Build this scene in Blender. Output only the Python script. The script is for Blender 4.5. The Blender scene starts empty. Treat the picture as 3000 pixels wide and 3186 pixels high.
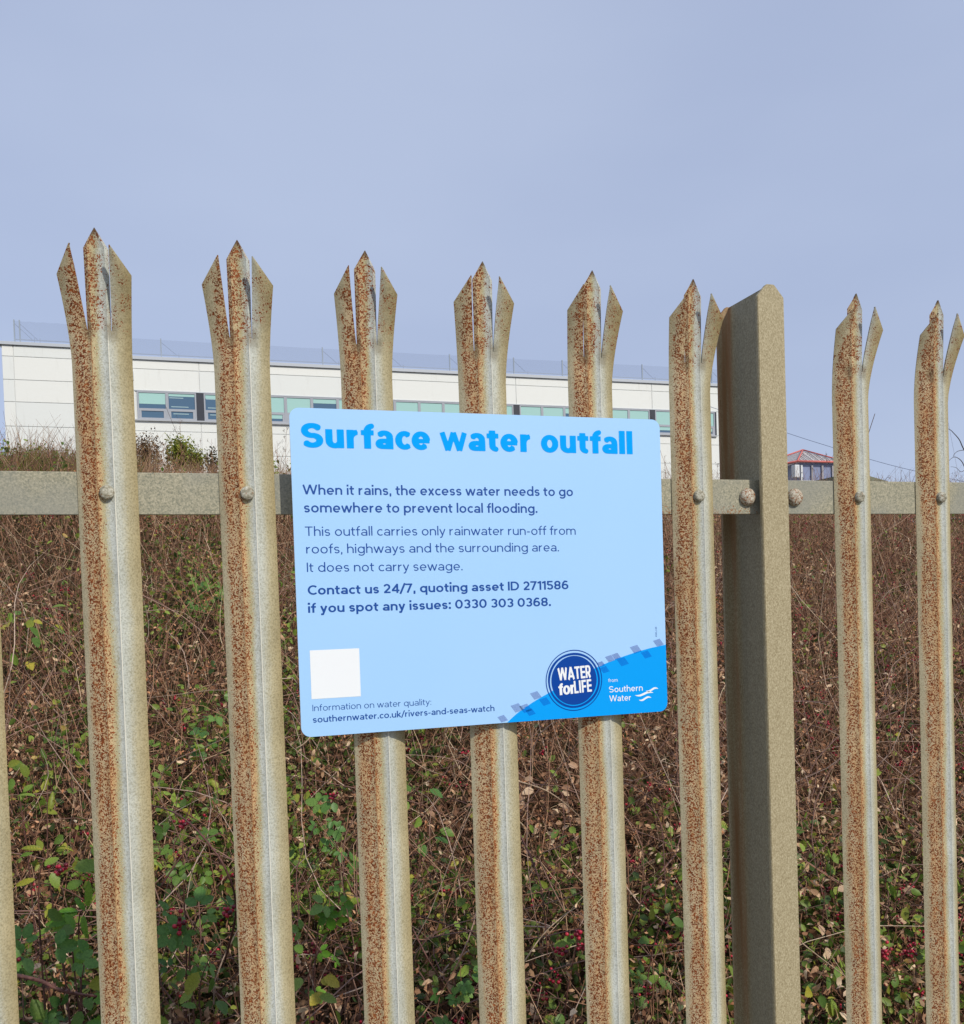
import bpy, bmesh, math, random
import numpy as np
from mathutils import Vector, Matrix, noise as mnoise
random.seed(7); rng = np.random.default_rng(7)
S = bpy.context.scene
COL = S.collection

# ------------------------------------------------------------------ camera
CAM = Vector((0.0785, -1.1557, 1.4518))
yaw, pitch, roll = math.radians(17.679), math.radians(-1.5067), math.radians(-1.904)
cf = Vector((math.sin(yaw)*math.cos(pitch), math.cos(yaw)*math.cos(pitch), math.sin(pitch)))
cr0 = Vector((math.cos(yaw), -math.sin(yaw), 0)); cu0 = cr0.cross(cf)
cr = cr0*math.cos(roll)+cu0*math.sin(roll); cu = cu0*math.cos(roll)-cr0*math.sin(roll)
cd = bpy.data.cameras.new('camera'); cam = bpy.data.objects.new('camera', cd); COL.objects.link(cam)
M3 = Matrix((cr, cu, -cf)).transposed()
cam.matrix_world = Matrix.Translation(CAM) @ M3.to_4x4()
FPX, PPY = 2893.54, 1970.0
cd.sensor_width = 36.0; cd.sensor_fit = 'AUTO'; cd.lens = FPX/3186*36
cd.shift_y = (PPY-1593)/3186
cd.clip_start = 0.02; cd.clip_end = 3000
S.camera = cam
S.render.resolution_x = 964; S.render.resolution_y = 1024

# ------------------------------------------------------------------ light
SUN_AZ = math.radians(24)      # to the right of the fence normal, behind the camera
SUN_EL = math.radians(38)
sdir = Vector((math.sin(SUN_AZ)*math.cos(SUN_EL), -math.cos(SUN_AZ)*math.cos(SUN_EL), math.sin(SUN_EL)))
w = bpy.data.worlds.new('World'); S.world = w; w.use_nodes = True
nt = w.node_tree; nt.nodes.clear()
sky = nt.nodes.new('ShaderNodeTexSky'); sky.sky_type = 'NISHITA'; sky.sun_disc = False
sky.sun_elevation = SUN_EL; sky.sun_rotation = math.atan2(sdir.x, sdir.y)
sky.air_density = 1.0; sky.dust_density = 1.6; sky.ozone_density = 2.5; sky.altitude = 20
# thin, even high veil of haze over the whole sky
tc = nt.nodes.new('ShaderNodeTexCoord')
nz = nt.nodes.new('ShaderNodeTexNoise'); nz.inputs['Scale'].default_value = 1.7; nz.inputs['Detail'].default_value = 4; nz.inputs['Roughness'].default_value = .45
mp = nt.nodes.new('ShaderNodeMapping'); mp.inputs['Scale'].default_value = (1, 1, 2.6); mp.inputs['Location'].default_value = (3.1, .4, .2)
rmp = nt.nodes.new('ShaderNodeValToRGB')
rmp.color_ramp.elements[0].position = .36; rmp.color_ramp.elements[0].color = (4.45, 5.22, 7.30, 1)
rmp.color_ramp.elements[1].position = .68; rmp.color_ramp.elements[1].color = (5.15, 5.95, 7.95, 1)
mx = nt.nodes.new('ShaderNodeMix'); mx.data_type = 'RGBA'; mx.inputs[0].default_value = .80
bg = nt.nodes.new('ShaderNodeBackground'); bg.inputs['Strength'].default_value = .105
wo = nt.nodes.new('ShaderNodeOutputWorld')
nt.links.new(tc.outputs['Generated'], mp.inputs['Vector']); nt.links.new(mp.outputs[0], nz.inputs['Vector'])
nt.links.new(nz.outputs['Fac'], rmp.inputs[0])
nt.links.new(sky.outputs[0], mx.inputs[6]); nt.links.new(rmp.outputs[0], mx.inputs[7])
nt.links.new(mx.outputs[2], bg.inputs['Color']); nt.links.new(bg.outputs[0], wo.inputs[0])
ld = bpy.data.lights.new('sun', 'SUN'); ld.energy = 3.1; ld.angle = math.radians(.8); ld.color = (1, .93, .82)
lo = bpy.data.objects.new('sun', ld); COL.objects.link(lo); lo.rotation_euler = sdir.to_track_quat('Z', 'Y').to_euler()
S.view_settings.view_transform = 'Standard'; S.view_settings.look = 'None'
S.view_settings.exposure = 0.0; S.view_settings.gamma = 1; S.view_settings.use_curve_mapping = False
S.cycles.max_bounces = 6; S.cycles.transparent_max_bounces = 12

# ------------------------------------------------------------------ helpers
def srgb(r, g, b):
    f = lambda c: (c/255/12.92) if c/255 <= .04045 else ((c/255+.055)/1.055)**2.4
    return (f(r), f(g), f(b), 1)
def ray(px, py):
    d = cr*((px-1500)/FPX) + cu*((PPY-py)/FPX) + cf
    return d
def at(px, py, y):             # world point at depth y behind the fence line
    d = ray(px, py); t = (y-CAM.y)/d.y; return CAM + d*t
def tag(o, label=None, cat=None, group=None, kind=None):
    if label: o['label'] = label
    if cat: o['category'] = cat
    if group: o['group'] = group
    if kind: o['kind'] = kind
    return o
def empty(name, loc=(0, 0, 0), label=None, cat=None, group=None):
    o = bpy.data.objects.new(name, None); COL.objects.link(o); o.location = loc
    o.empty_display_size = .05
    return tag(o, label, cat, group)
def link(name, me, parent=None, mat=None):
    o = bpy.data.objects.new(name, me); COL.objects.link(o)
    if parent: o.parent = parent
    if mat and not me.materials: me.materials.append(mat)
    return o
def mesh(name, v, f, mat=None, smooth=False):
    me = bpy.data.meshes.new(name); me.from_pydata([tuple(p) for p in v], [], f); me.update()
    if mat: me.materials.append(mat)
    if smooth: me.polygons.foreach_set('use_smooth', [True]*len(me.polygons))
    return me
def big_mesh(name, V, F, mat, smooth=False):      # V (n,3) float, F (m,k) int, all faces with k corners
    me = bpy.data.meshes.new(name); n, k = F.shape
    me.vertices.add(len(V)); me.vertices.foreach_set('co', V.astype(np.float32).ravel())
    me.loops.add(n*k); me.loops.foreach_set('vertex_index', F.astype(np.int32).ravel())
    me.polygons.add(n); me.polygons.foreach_set('loop_start', np.arange(0, n*k, k, dtype=np.int32))
    try: me.polygons.foreach_set('loop_total', np.full(n, k, dtype=np.int32))
    except Exception: pass
    if smooth: me.polygons.foreach_set('use_smooth', np.ones(n, dtype=bool))
    me.update(calc_edges=True); me.materials.append(mat); return me
def box(x0, x1, y0, y1, z0, z1, bev=0):
    bm = bmesh.new(); bmesh.ops.create_cube(bm, size=1)
    for v in bm.verts: v.co = Vector(((x0+x1)/2+v.co.x*(x1-x0), (y0+y1)/2+v.co.y*(y1-y0), (z0+z1)/2+v.co.z*(z1-z0)))
    if bev: bmesh.ops.bevel(bm, geom=bm.edges[:], offset=bev, segments=2, affect='EDGES', profile=.5)
    return bm
def bmobj(name, bm, mat, parent=None, smooth=False):
    me = bpy.data.meshes.new(name); bm.to_mesh(me); bm.free(); me.materials.append(mat)
    if smooth: me.polygons.foreach_set('use_smooth', [True]*len(me.polygons))
    return link(name, me, parent)
def join_bm(parts):
    bm = bmesh.new()
    for p in parts:
        me = bpy.data.meshes.new('tmp'); p.to_mesh(me); p.free(); bm.from_mesh(me); bpy.data.meshes.remove(me)
    return bm
class N:                                         # tiny node helper
    def __init__(s, name, rough=.7, metal=0., spec=.4):
        s.m = bpy.data.materials.new(name); s.m.use_nodes = True; s.t = s.m.node_tree
        s.b = s.t.nodes['Principled BSDF']; s.b.inputs['Roughness'].default_value = rough
        s.b.inputs['Metallic'].default_value = metal; s.b.inputs['Specular IOR Level'].default_value = spec
        s.out = s.t.nodes['Material Output']
    def n(s, typ, **kw):
        nd = s.t.nodes.new(typ)
        for k, v in kw.items(): setattr(nd, k, v)
        return nd
    def l(s, a, b): s.t.links.new(a, b)
    def val(s, x, i, nd):
        if hasattr(x, 'is_linked') or hasattr(x, 'links'): s.l(x, nd.inputs[i])
        else: nd.inputs[i].default_value = x
    def math(s, op, a, b=0., c=0., clamp=False):
        nd = s.n('ShaderNodeMath', operation=op); nd.use_clamp = clamp
        s.val(a, 0, nd); s.val(b, 1, nd)
        if op in ('MULTIPLY_ADD', 'SMOOTH_MIN'): s.val(c, 2, nd)
        return nd.outputs[0]
    def mix(s, f, a, b):
        nd = s.n('ShaderNodeMix', data_type='RGBA'); s.val(f, 0, nd); s.val(a, 6, nd); s.val(b, 7, nd); return nd.outputs[2]
    def noise(s, vec, scale, detail=3, rough=.5, dist=0.):
        nd = s.n('ShaderNodeTexNoise'); nd.inputs['Scale'].default_value = scale; nd.inputs['Detail'].default_value = detail
        nd.inputs['Roughness'].default_value = rough; nd.inputs['Distortion'].default_value = dist
        if vec: s.l(vec, nd.inputs['Vector'])
        return nd.outputs['Fac']
    def ss(s, x, a, b):                          # smoothstep
        nd = s.n('ShaderNodeMapRange', interpolation_type='SMOOTHSTEP'); s.val(x, 0, nd)
        nd.inputs['From Min'].default_value = a; nd.inputs['From Max'].default_value = b; return nd.outputs[0]
    def ramp(s, x, stops):
        nd = s.n('ShaderNodeValToRGB'); cr_ = nd.color_ramp
        while len(cr_.elements) < len(stops): cr_.elements.new(.5)
        for e, (p, c) in zip(cr_.elements, stops): e.position = p; e.color = c
        s.val(x, 0, nd); return nd.outputs[0]
    def coord(s, rand=True, scl=None):           # object coordinates shifted per object
        tc = s.n('ShaderNodeTexCoord'); v = tc.outputs['Object']
        if scl:
            mp = s.n('ShaderNodeMapping'); mp.inputs['Scale'].default_value = scl; s.l(v, mp.inputs[0]); v = mp.outputs[0]
        if rand:
            oi = s.n('ShaderNodeObjectInfo'); k = s.math('MULTIPLY', oi.outputs['Random'], 37.)
            add = s.n('ShaderNodeVectorMath', operation='ADD'); s.l(v, add.inputs[0]); s.l(k, add.inputs[1]); v = add.outputs[0]
        return v
    def sep(s):
        tc = s.n('ShaderNodeTexCoord'); nd = s.n('ShaderNodeSeparateXYZ'); s.l(tc.outputs['Object'], nd.inputs[0]); return nd.outputs
    def bump(s, h, strength, dist):
        nd = s.n('ShaderNodeBump'); nd.inputs['Strength'].default_value = strength; nd.inputs['Distance'].default_value = dist
        s.l(h, nd.inputs['Height']); s.l(nd.outputs[0], s.b.inputs['Normal'])
    def col(s, c): s.val(c, 'Base Color', s.b) if not isinstance(c, tuple) else setattr(s.b.inputs['Base Color'], 'default_value', c)

# ------------------------------------------------------------------ materials
def mat_pale():
    k = N('rusty_galvanised_pale', .72, .0, .22)
    v = k.coord(); xyz = k.sep()
    v2 = k.coord(scl=(1, 1, .25))
    wob = k.noise(v2, 22, 3, .55); fine = k.noise(v, 620, 2, .6); med = k.noise(v, 210, 3, .6); big = k.noise(v, 14, 2)
    x = k.math('ADD', xyz[0], k.math('MULTIPLY', k.math('SUBTRACT', wob, .5), .016))
    x = k.math('ADD', x, k.math('MULTIPLY', k.math('SUBTRACT', fine, .5), .010))
    t = k.math('MULTIPLY_ADD', x, 1/.084, .5)     # -42 mm..42 mm -> 0..1
    base = k.ramp(t, [(.0, srgb(176, 166, 134)), (.14, srgb(192, 182, 152)), (.22, srgb(206, 187, 152)), (.38, srgb(202, 182, 144)), (.43, srgb(188, 172, 134)),
                      (.485, srgb(174, 168, 134)), (.56, srgb(190, 195, 190)), (.66, srgb(186, 188, 176)), (.76, srgb(176, 168, 138)), (.90, srgb(166, 152, 114)), (1., srgb(154, 140, 102))])
    mott = k.ramp(k.noise(v, 460, 3, .65), [(.36, (.66, .64, .56, 1)), (.5, (1, 1, 1, 1)), (.66, (1.2, 1.2, 1.16, 1))])
    mm = k.n('ShaderNodeMix', data_type='RGBA', blend_type='MULTIPLY'); mm.inputs[0].default_value = .8; k.l(base, mm.inputs[6]); k.l(mott, mm.inputs[7]); base = mm.outputs[2]
    m2 = k.n('ShaderNodeMix', data_type='RGBA', blend_type='MULTIPLY'); m2.inputs[0].default_value = .7; k.l(base, m2.inputs[6]); k.l(k.ramp(big, [(.3, (.82, .82, .8, 1)), (.7, (1.1, 1.1, 1.1, 1))]), m2.inputs[7]); base = m2.outputs[2]
    # where the rust sits: a band on the left flange, thinner on the prongs
    lo_ = k.ss(x, -.0335, -.0245); hi = k.math('SUBTRACT', 1., k.ss(x, -.0105, .009))
    band = k.math('MULTIPLY', lo_, hi)
    band = k.math('MULTIPLY', band, k.math('MULTIPLY_ADD', k.noise(v2, 60, 2), .5, .72))
    top = k.ss(xyz[2], .16, .20)
    prong = k.math('MULTIPLY', k.ss(k.noise(v, 70, 3), .30, .56), .72)
    dens = k.math('ADD', k.math('MULTIPLY', band, k.math('SUBTRACT', 1., k.math('MULTIPLY', top, .35))), k.math('MULTIPLY', prong, top), clamp=True)
    worm = k.noise(v, 460, 2.4, .62, .7)
    thr = k.math('MULTIPLY_ADD', dens, -.272, .742)
    sp = k.math('MULTIPLY', k.math('SUBTRACT', worm, thr), 30., clamp=True)
    stain = k.math('MULTIPLY', k.math('MULTIPLY', k.ss(dens, .3, 1.), k.ss(k.noise(v2, 90, 3), .35, .7)), .5)
    stain = k.math('MULTIPLY', stain, k.math('SUBTRACT', 1., k.math('MULTIPLY', top, .7)))
    base = k.mix(stain, base, srgb(204, 154, 98))
    rust = k.ramp(med, [(.3, srgb(90, 45, 22)), (.55, srgb(132, 70, 34)), (.75, srgb(168, 99, 50))])
    c = k.mix(sp, base, rust)
    # worn zinc along the right fold with its highlight painted in, fine orange line along the left fold
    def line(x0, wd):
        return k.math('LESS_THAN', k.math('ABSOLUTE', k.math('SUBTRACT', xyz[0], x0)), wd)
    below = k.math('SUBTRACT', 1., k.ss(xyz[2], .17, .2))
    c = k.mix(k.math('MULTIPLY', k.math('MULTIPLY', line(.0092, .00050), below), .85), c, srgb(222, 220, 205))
    c = k.mix(k.math('MULTIPLY', k.math('MULTIPLY', line(-.0092, .00045), below), .6), c, srgb(206, 148, 96))
    tip = k.math('MULTIPLY', k.ss(k.math('ADD', xyz[2], k.math('MULTIPLY', med, .012)), .2955, .304), .8)
    c = k.mix(tip, c, srgb(84, 66, 50))
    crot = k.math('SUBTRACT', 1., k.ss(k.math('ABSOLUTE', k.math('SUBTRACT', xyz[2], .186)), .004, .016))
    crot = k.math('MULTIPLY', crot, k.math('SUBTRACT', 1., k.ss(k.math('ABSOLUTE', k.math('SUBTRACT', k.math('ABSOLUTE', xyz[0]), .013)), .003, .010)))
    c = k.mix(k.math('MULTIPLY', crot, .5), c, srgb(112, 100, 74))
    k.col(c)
    h = k.math('ADD', k.math('MULTIPLY', k.noise(v, 520, 3, .6), .7), k.math('MULTIPLY', sp, -.5))
    k.bump(h, .35, .0006); return k.m
def mat_galv(name, c0, c1, c2, rust=0.):
    k = N(name, .6, .0, .3); v = k.coord(rand=True)
    a = k.noise(v, 300, 4, .62); b = k.noise(v, 16, 3)
    c = k.ramp(a, [(.34, c0), (.5, c1), (.66, c2)])
    m2 = k.n('ShaderNodeMix', data_type='RGBA', blend_type='MULTIPLY'); m2.inputs[0].default_value = .8; k.l(c, m2.inputs[6])
    k.l(k.ramp(b, [(.3, (.8, .82, .84, 1)), (.7, (1.08, 1.06, 1.0, 1))]), m2.inputs[7]); c = m2.outputs[2]
    if rust:
        sp = k.math('MULTIPLY', k.math('SUBTRACT', k.noise(v, 420, 2, .6, .5), 1-rust), 25., clamp=True)
        c = k.mix(sp, c, srgb(136, 84, 48))
    k.col(c); k.bump(a, .3, .0006); return k.m
def mat_rail():
    k = N('galvanised_rail', .6, 0, .3); v = k.coord(rand=False); xyz = k.sep()
    a = k.noise(v, 480, 4, .65, .4); b = k.noise(v, 9, 3)
    c = k.ramp(a, [(.35, srgb(122, 124, 108)), (.5, srgb(156, 152, 130)), (.66, srgb(182, 176, 152))])
    c = k.mix(k.math('MULTIPLY', k.ss(b, .42, .62), .55), c, srgb(140, 142, 134))
    # rust creeping up from the lower edge near the post
    nx = k.math('SUBTRACT', 1., k.ss(k.math('ABSOLUTE', k.math('SUBTRACT', xyz[0], .80)), .06, .14))
    low = k.math('SUBTRACT', 1., k.ss(k.math('ADD', xyz[2], k.math('MULTIPLY', b, .02)), -.012, .006))
    sp = k.math('MULTIPLY', k.math('SUBTRACT', k.noise(v, 430, 2, .6, .5), k.math('MULTIPLY_ADD', k.math('MULTIPLY', nx, low), -.2, .74)), 25., clamp=True)
    c = k.mix(sp, c, srgb(138, 92, 52)); k.col(c); k.bump(a, .35, .0007); return k.m
def mat_post():
    k = N('galvanised_post', .62, 0, .3); v = k.coord(rand=False, scl=(1, 1, .7)); xyz = k.sep()
    a = k.noise(v, 520, 4, .65, .4); b = k.noise(v, 10, 3); st = k.noise(k.coord(rand=False, scl=(1, 1, .04)), 60, 3)
    c = k.ramp(a, [(.34, srgb(140, 128, 96)), (.5, srgb(166, 154, 122)), (.66, srgb(190, 180, 148))])
    # the web behind the front flange is bluer zinc, the rear flange stained brown
    web = k.math('MULTIPLY', k.ss(xyz[1], .008, .02), k.math('SUBTRACT', 1., k.ss(xyz[1], .085, .096)))
    c = k.mix(k.math('MULTIPLY', web, k.math('MULTIPLY_ADD', st, .8, .3)), c, k.ramp(a, [(.35, srgb(126, 120, 98)), (.65, srgb(172, 164, 138))]))
    rear = k.ss(xyz[1], .092, .1); c = k.mix(k.math('MULTIPLY', rear, k.ss(st, .35, .7)), c, srgb(150, 112, 74))
    k.col(c); k.bump(a, .3, .0007); return k.m
def mat_flat(name, c, rough=.6, spec=.4, bump=0, bscale=50, vary=0.):
    k = N(name, rough, 0, spec)
    if vary:
        v = k.coord(); n_ = k.noise(v, bscale, 4, .6)
        lo_ = tuple(q*(1-vary) for q in c[:3])+(1,); hi = tuple(min(1, q*(1+vary)) for q in c[:3])+(1,)
        k.col(k.ramp(n_, [(.3, lo_), (.7, hi)]))
        if bump: k.bump(n_, bump, .01)
    else: k.col(c)
    return k.m
def mat_leaf(name, stops, trans=.25, rough=.5, scale=None, veins=False):
    k = N(name, rough, 0, .35); g = k.n('ShaderNodeNewGeometry'); r = g.outputs['Random Per Island']
    if veins:
        oi = k.n('ShaderNodeObjectInfo'); r = oi.outputs['Random']
    c = k.ramp(r, stops)
    nz_ = k.noise(k.coord(), 90 if not scale else scale, 3, .6)
    c = k.mix(.75, c, k.mixmul(c, k.ramp(nz_, [(.3, (.62, .66, .6, 1)), (.7, (1.35, 1.3, 1.2, 1))]))) if False else c
    mm = k.n('ShaderNodeMix', data_type='RGBA', blend_type='MULTIPLY'); mm.inputs[0].default_value = .7; k.l(c, mm.inputs[6])
    k.l(k.ramp(nz_, [(.3, (.6, .62, .55, 1)), (.7, (1.35, 1.3, 1.2, 1))]), mm.inputs[7]); c = mm.outputs[2]
    k.col(c)
    tr = k.n('ShaderNodeBsdfTranslucent'); k.l(c, tr.inputs[0]); mxs = k.n('ShaderNodeMixShader'); mxs.inputs[0].default_value = trans
    k.l(k.b.outputs[0], mxs.inputs[1]); k.l(tr.outputs[0], mxs.inputs[2]); k.l(mxs.outputs[0], k.out.inputs[0]); return k.m

M = {}
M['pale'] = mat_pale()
M['rail'] = mat_rail(); M['post'] = mat_post()
M['bolt'] = mat_galv('pale_bolt_zinc', srgb(112, 106, 88), srgb(160, 156, 138), srgb(200, 198, 184), .36)
M['cup'] = mat_galv('cup_bolt_zinc', srgb(140, 128, 108), srgb(186, 178, 160), srgb(214, 210, 196), .46)

# ------------------------------------------------------------------ palisade fence
FZ = 1.60                                        # height of the upper rail
SP = .1545
fence = empty('palisade_fence', (0, 0, 0), 'rusty galvanised steel palisade fence with triple pointed pales standing across the view', 'fence')

def pale_mesh(seed):
    r = random.Random(seed); j = lambda a: r.uniform(-a, a)
    zb = -1.50
    def left_edge(z, zs, P):       # outer or inner prong edge bending out from the plane
        (bx, by), (ex, ey, ez) = P
        t = max(0., (z-.150)/(ez-.150)); t = min(t, 1.)**1.55
        return bx+(ex-bx)*t, by+(ey-by)*t
    bm = bmesh.new()
    def strip(rows):
        vr = [[bm.verts.new(p) for p in row] for row in rows]
        for a, b in zip(vr[:-1], vr[1:]):
            for i in range(len(a)-1):
                if (a[i].co-b[i].co).length < 1e-7 and (a[i+1].co-b[i+1].co).length < 1e-7: continue
                bm.faces.new((a[i], a[i+1], b[i+1], b[i]))
    # flanges: outer edge -> inner (fold side).  points of the section
    def flange(side, z):
        Ls = (-.0424+j0[0], -.0106+j0[1], .2431) if side < 0 else (.0381+j0[2], -.0142+j0[3], .2456)
        ox, oy = left_edge(z, 0, (((-.0322, .0162) if side < 0 else (.0336, .0163)), Ls))
        ix, iy = (-.0128, .0032) if side < 0 else (.0126, .0030)
        return (ox, oy), (ix, iy)
    j0 = [j(.0012) for _ in range(4)]; jt = [j(.0012) for _ in range(6)]
    zs = [zb, -.6, 0, .10, .13, .15, .163, .176, .187]
    n = 5
    def sec(side, z):
        (ox, oy), (ix, iy) = flange(side, z)
        pts = []
        for i in range(n+1):
            t = i/n; x = ox+(ix-ox)*t; y = oy+(iy-oy)*t - .0016*math.sin(math.pi*t)
            pts.append((x, y, z))
        return pts
    fold = [(-.0092, .0), (-.0086, -.0004), (-.0075, .0003), (-.0030, .0016), (.0030, .0016), (.0075, .0003), (.0086, -.0006), (.0094, .0)]
    rows = []
    for z in zs:
        L_ = sec(-1, z); R_ = sec(1, z)[::-1]
        rows.append(L_+[(x, y, z) for x, y in fold]+R_)
    strip(rows)
    # centre prong
    ct = (-.0006+jt[0], -.0040, .3016+jt[1]*.6)
    rows = []
    base = [(-.0128, .0032)]+fold+[(.0126, .0030)]
    for z in (.187, .205, .235, .262, .2785+jt[2]*.4):
        t = (z-.187)/.092
        rows.append([(x*(1+.06*t), y-.0028*t+(.0005 if i in (0, len(base)-1) else 0), z) for i, (x, y) in enumerate(base)])
    tops = []
    for f_ in (.35, .7, .97):
        tops.append([(ct[0]+(x*1.06-ct[0])*(1-f_), (y-.0028)*(1-f_)+ct[1]*f_, rows[4][0][2]+(ct[2]-rows[4][0][2])*f_) for (x, y) in base])
    strip(rows+tops)
    # side prongs
    for side in (-1, 1):
        tip = (-.0248+jt[3], -.0303, .2732) if side < 0 else (.0152+jt[4], -.0248, .2769)
        shz = .2431 if side < 0 else .2456
        rows = []
        def inner(z):
            ix, iy = (-.0135, .0030) if side < 0 else (.0132, .0028)
            t = (z-.187)/(tip[2]-.187); return ix+(tip[0]-ix)*t, iy+(tip[1]-iy)*t**1.25
        zz = [.187, .198, .210, .222, .234, shz]
        for z in zz:
            (ox, oy), _ = flange(side, z); ix, iy = inner(z)
            row = []
            for i in range(n+1):
                t = i/n; row.append((ox+(ix-ox)*t, oy+(iy-oy)*t-.0014*math.sin(math.pi*t), z))
            rows.append(row)
        (ox, oy), _ = flange(side, shz)
        for f_ in (.3, .6, .94):
            z = shz+(tip[2]-shz)*f_; ix, iy = inner(z)
            qx, qy = ox+(tip[0]-ox)*f_, oy+(tip[1]-oy)*f_
            rows.append([(qx+(ix-qx)*i/n, qy+(iy-qy)*i/n-.0010*math.sin(math.pi*i/n), z) for i in range(n+1)])
        if side > 0: rows = [q[::-1] for q in rows]
        strip(rows)
    bmesh.ops.remove_doubles(bm, verts=bm.verts[:], dist=.0004)
    bm.normal_update()
    me = bpy.data.meshes.new('pale'); bm.to_mesh(me); bm.free(); me.materials.append(M['pale'])
    o = bpy.data.objects.new('tmp', me); COL.objects.link(o)
    s = o.modifiers.new('s', 'SOLIDIFY'); s.thickness = .0026; s.offset = -1 if me.polygons[2].normal.y < 0 else 1
    s.use_even_offset = False
    e = bpy.data.meshes.new_from_object(o.evaluated_get(bpy.context.evaluated_depsgraph_get()))
    bpy.data.objects.remove(o); bpy.data.meshes.remove(me); e.name = 'pale'
    e.polygons.foreach_set('use_smooth', [True]*len(e.polygons)); e.set_sharp_from_angle(angle=math.radians(24))
    return e

def dome(r, h, mat, flat=False):                 # axis along -y
    bm = bmesh.new(); prof = [(r, .0), (r, -h*.25), (r*.93, -h*.55), (r*.72, -h*.86), (r*.4, -h*.97), (0.0001, -h)] if not flat else [(r, 0), (r, -h*.7), (r*.86, -h*.93), (r*.5, -h), (.0001, -h)]
    rings = []
    for (q, y) in prof:
        rings.append([bm.verts.new((q*math.cos(a*math.tau/20), y, q*math.sin(a*math.tau/20))) for a in range(20)])
    for a, b in zip(rings[:-1], rings[1:]):
        for i in range(20): bm.faces.new((a[i], a[(i+1) % 20], b[(i+1) % 20], b[i]))
    bmesh.ops.recalc_face_normals(bm, faces=bm.faces[:])
    me = bpy.data.meshes.new('bolt'); bm.to_mesh(me); bm.free(); me.materials.append(mat)
    me.polygons.foreach_set('use_smooth', [True]*len(me.polygons)); return me
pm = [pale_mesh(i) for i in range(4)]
bolt_me = dome(.0082, .0066, M['bolt'], True)
GAP = -.0372
jit = {0: -.0018, 1: .0019, 2: .0003, 3: -.0003, 4: .0003, 5: -.0003, 7: .0017, 8: -.0017}
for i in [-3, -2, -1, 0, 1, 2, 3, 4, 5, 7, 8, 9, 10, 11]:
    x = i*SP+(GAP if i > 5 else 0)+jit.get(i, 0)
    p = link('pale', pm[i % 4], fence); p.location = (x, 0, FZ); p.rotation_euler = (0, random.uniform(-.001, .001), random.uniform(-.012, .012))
    for bz in (0, -1.2):
        b = link('bolt', bolt_me, p); b.location = (random.uniform(-.0008, .0008), .0012, bz)
        b.rotation_euler = (0, random.uniform(0, 6), 0)
# rails: angle section, vertical leg in front, horizontal leg at the top running back
def rail(x0, x1, zc):
    bm = join_bm([box(x0, x1, .0178, .0230, -.0235, .0262, .0008), box(x0, x1, .0232, .062, .0205, .0260, .0008)])
    o = bmobj('rail', bm, M['rail'], fence); o.location = (0, 0, zc); return o
PXC = .8985
for zc in (FZ, FZ-1.2):
    rail(-1.6, PXC-.004, zc); rail(PXC+.004, 2.4, zc)
# post: I section, front flange proud of the rails, chamfered head
def post(px):
    z0, z1, zs = -.6, 1.904, 1.886
    def flange(y0, y1):
        v = []; pr = [(-.0222, z0), (.0222, z0), (.0222, zs), (.0065, z1), (-.0062, z1), (-.0222, zs)]
        for y in (y0, y1): v += [(x, y, z) for x, z in pr]
        bm = bmesh.new(); vs = [bm.verts.new(q) for q in v]
        bm.faces.new(vs[:6]); bm.faces.new(vs[6:][::-1])
        for i in range(6): bm.faces.new((vs[i], vs[6+i], vs[6+(i+1) % 6], vs[(i+1) % 6]))
        bmesh.ops.recalc_face_normals(bm, faces=bm.faces[:])
        bmesh.ops.bevel(bm, geom=bm.edges[:], offset=.0009, segments=2, affect='EDGES'); return bm
    web = box(-.0026, .0026, .0055, .1025, z0, z1-.001)
    parts = [flange(-.0015, .0058), flange(.1022, .109), web]
    # root fillets
    for y, s in ((.0058, 1), (.1022, -1)):
        for sx in (-1, 1):
            bm = bmesh.new(); ring = []
            for a in range(5):
                t = a/4*math.pi/2; q = .0075
                ring.append((sx*(.0024+q-q*math.sin(t)), y+s*(q-q*math.cos(t))))
            vs = [[bm.verts.new((x, yy, z)) for x, yy in ring] for z in (z0, z1-.006)]
            for i in range(4): bm.faces.new((vs[0][i], vs[0][i+1], vs[1][i+1], vs[1][i]))
            bmesh.ops.recalc_face_normals(bm, faces=bm.faces[:]); parts.append(bm)
    o = bmobj('post', join_bm(parts), M['post'], fence); o.location = (px, 0, 0)
    tag(o, 'dull galvanised I section post with chamfered head'); return o
post(PXC)
cup = dome(.0128, .0085, M['cup'])
for (x, z) in ((.8635, FZ+.001), (.9440, FZ+.001)):
    for dz in (0, -1.2):
        b = link('cup_bolt', cup, fence); b.location = (x, .0172, z+dz)

# ------------------------------------------------------------------ sign
def mat_board():
    k = N('light_blue_printed_board', .42, 0, .5)
    g = k.n('ShaderNodeNewGeometry'); c = k.ramp(k.noise(k.coord(rand=False), 4, 2), [(.3, (.37, .645, .985, 1)), (.7, (.39, .66, .99, 1))]); k.col(c)
    return k.m
def ink(name, c, rough=.42, spec=.15):
    k = N(name, rough, 0, spec); k.col(c); return k.m
M['board'] = mat_board()
M['cyan'] = ink('cyan_ink', (.0, .37, .96, 1), .5, .05); M['navy'] = ink('navy_ink', (.0, .066, .33, 1), .45, .4)
M['white_ink'] = ink('white_ink', (.86, .90, .92, 1)); M['wave'] = ink('wave_blue_ink', (.0, .355, .93, 1))
M['disc'] = ink('disc_blue_ink', (.002, .058, .34, 1)); M['hatch_l'] = ink('hatch_violet_ink', (.22, .34, .66, 1)); M['hatch_d'] = ink('hatch_deep_ink', (.0, .17, .70, 1))
M['edge'] = mat_flat('white_board_edge', (.75, .78, .8, 1), .4)
M['ring_d'] = ink('ring_blue_ink', (.004, .11, .50, 1))
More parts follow.
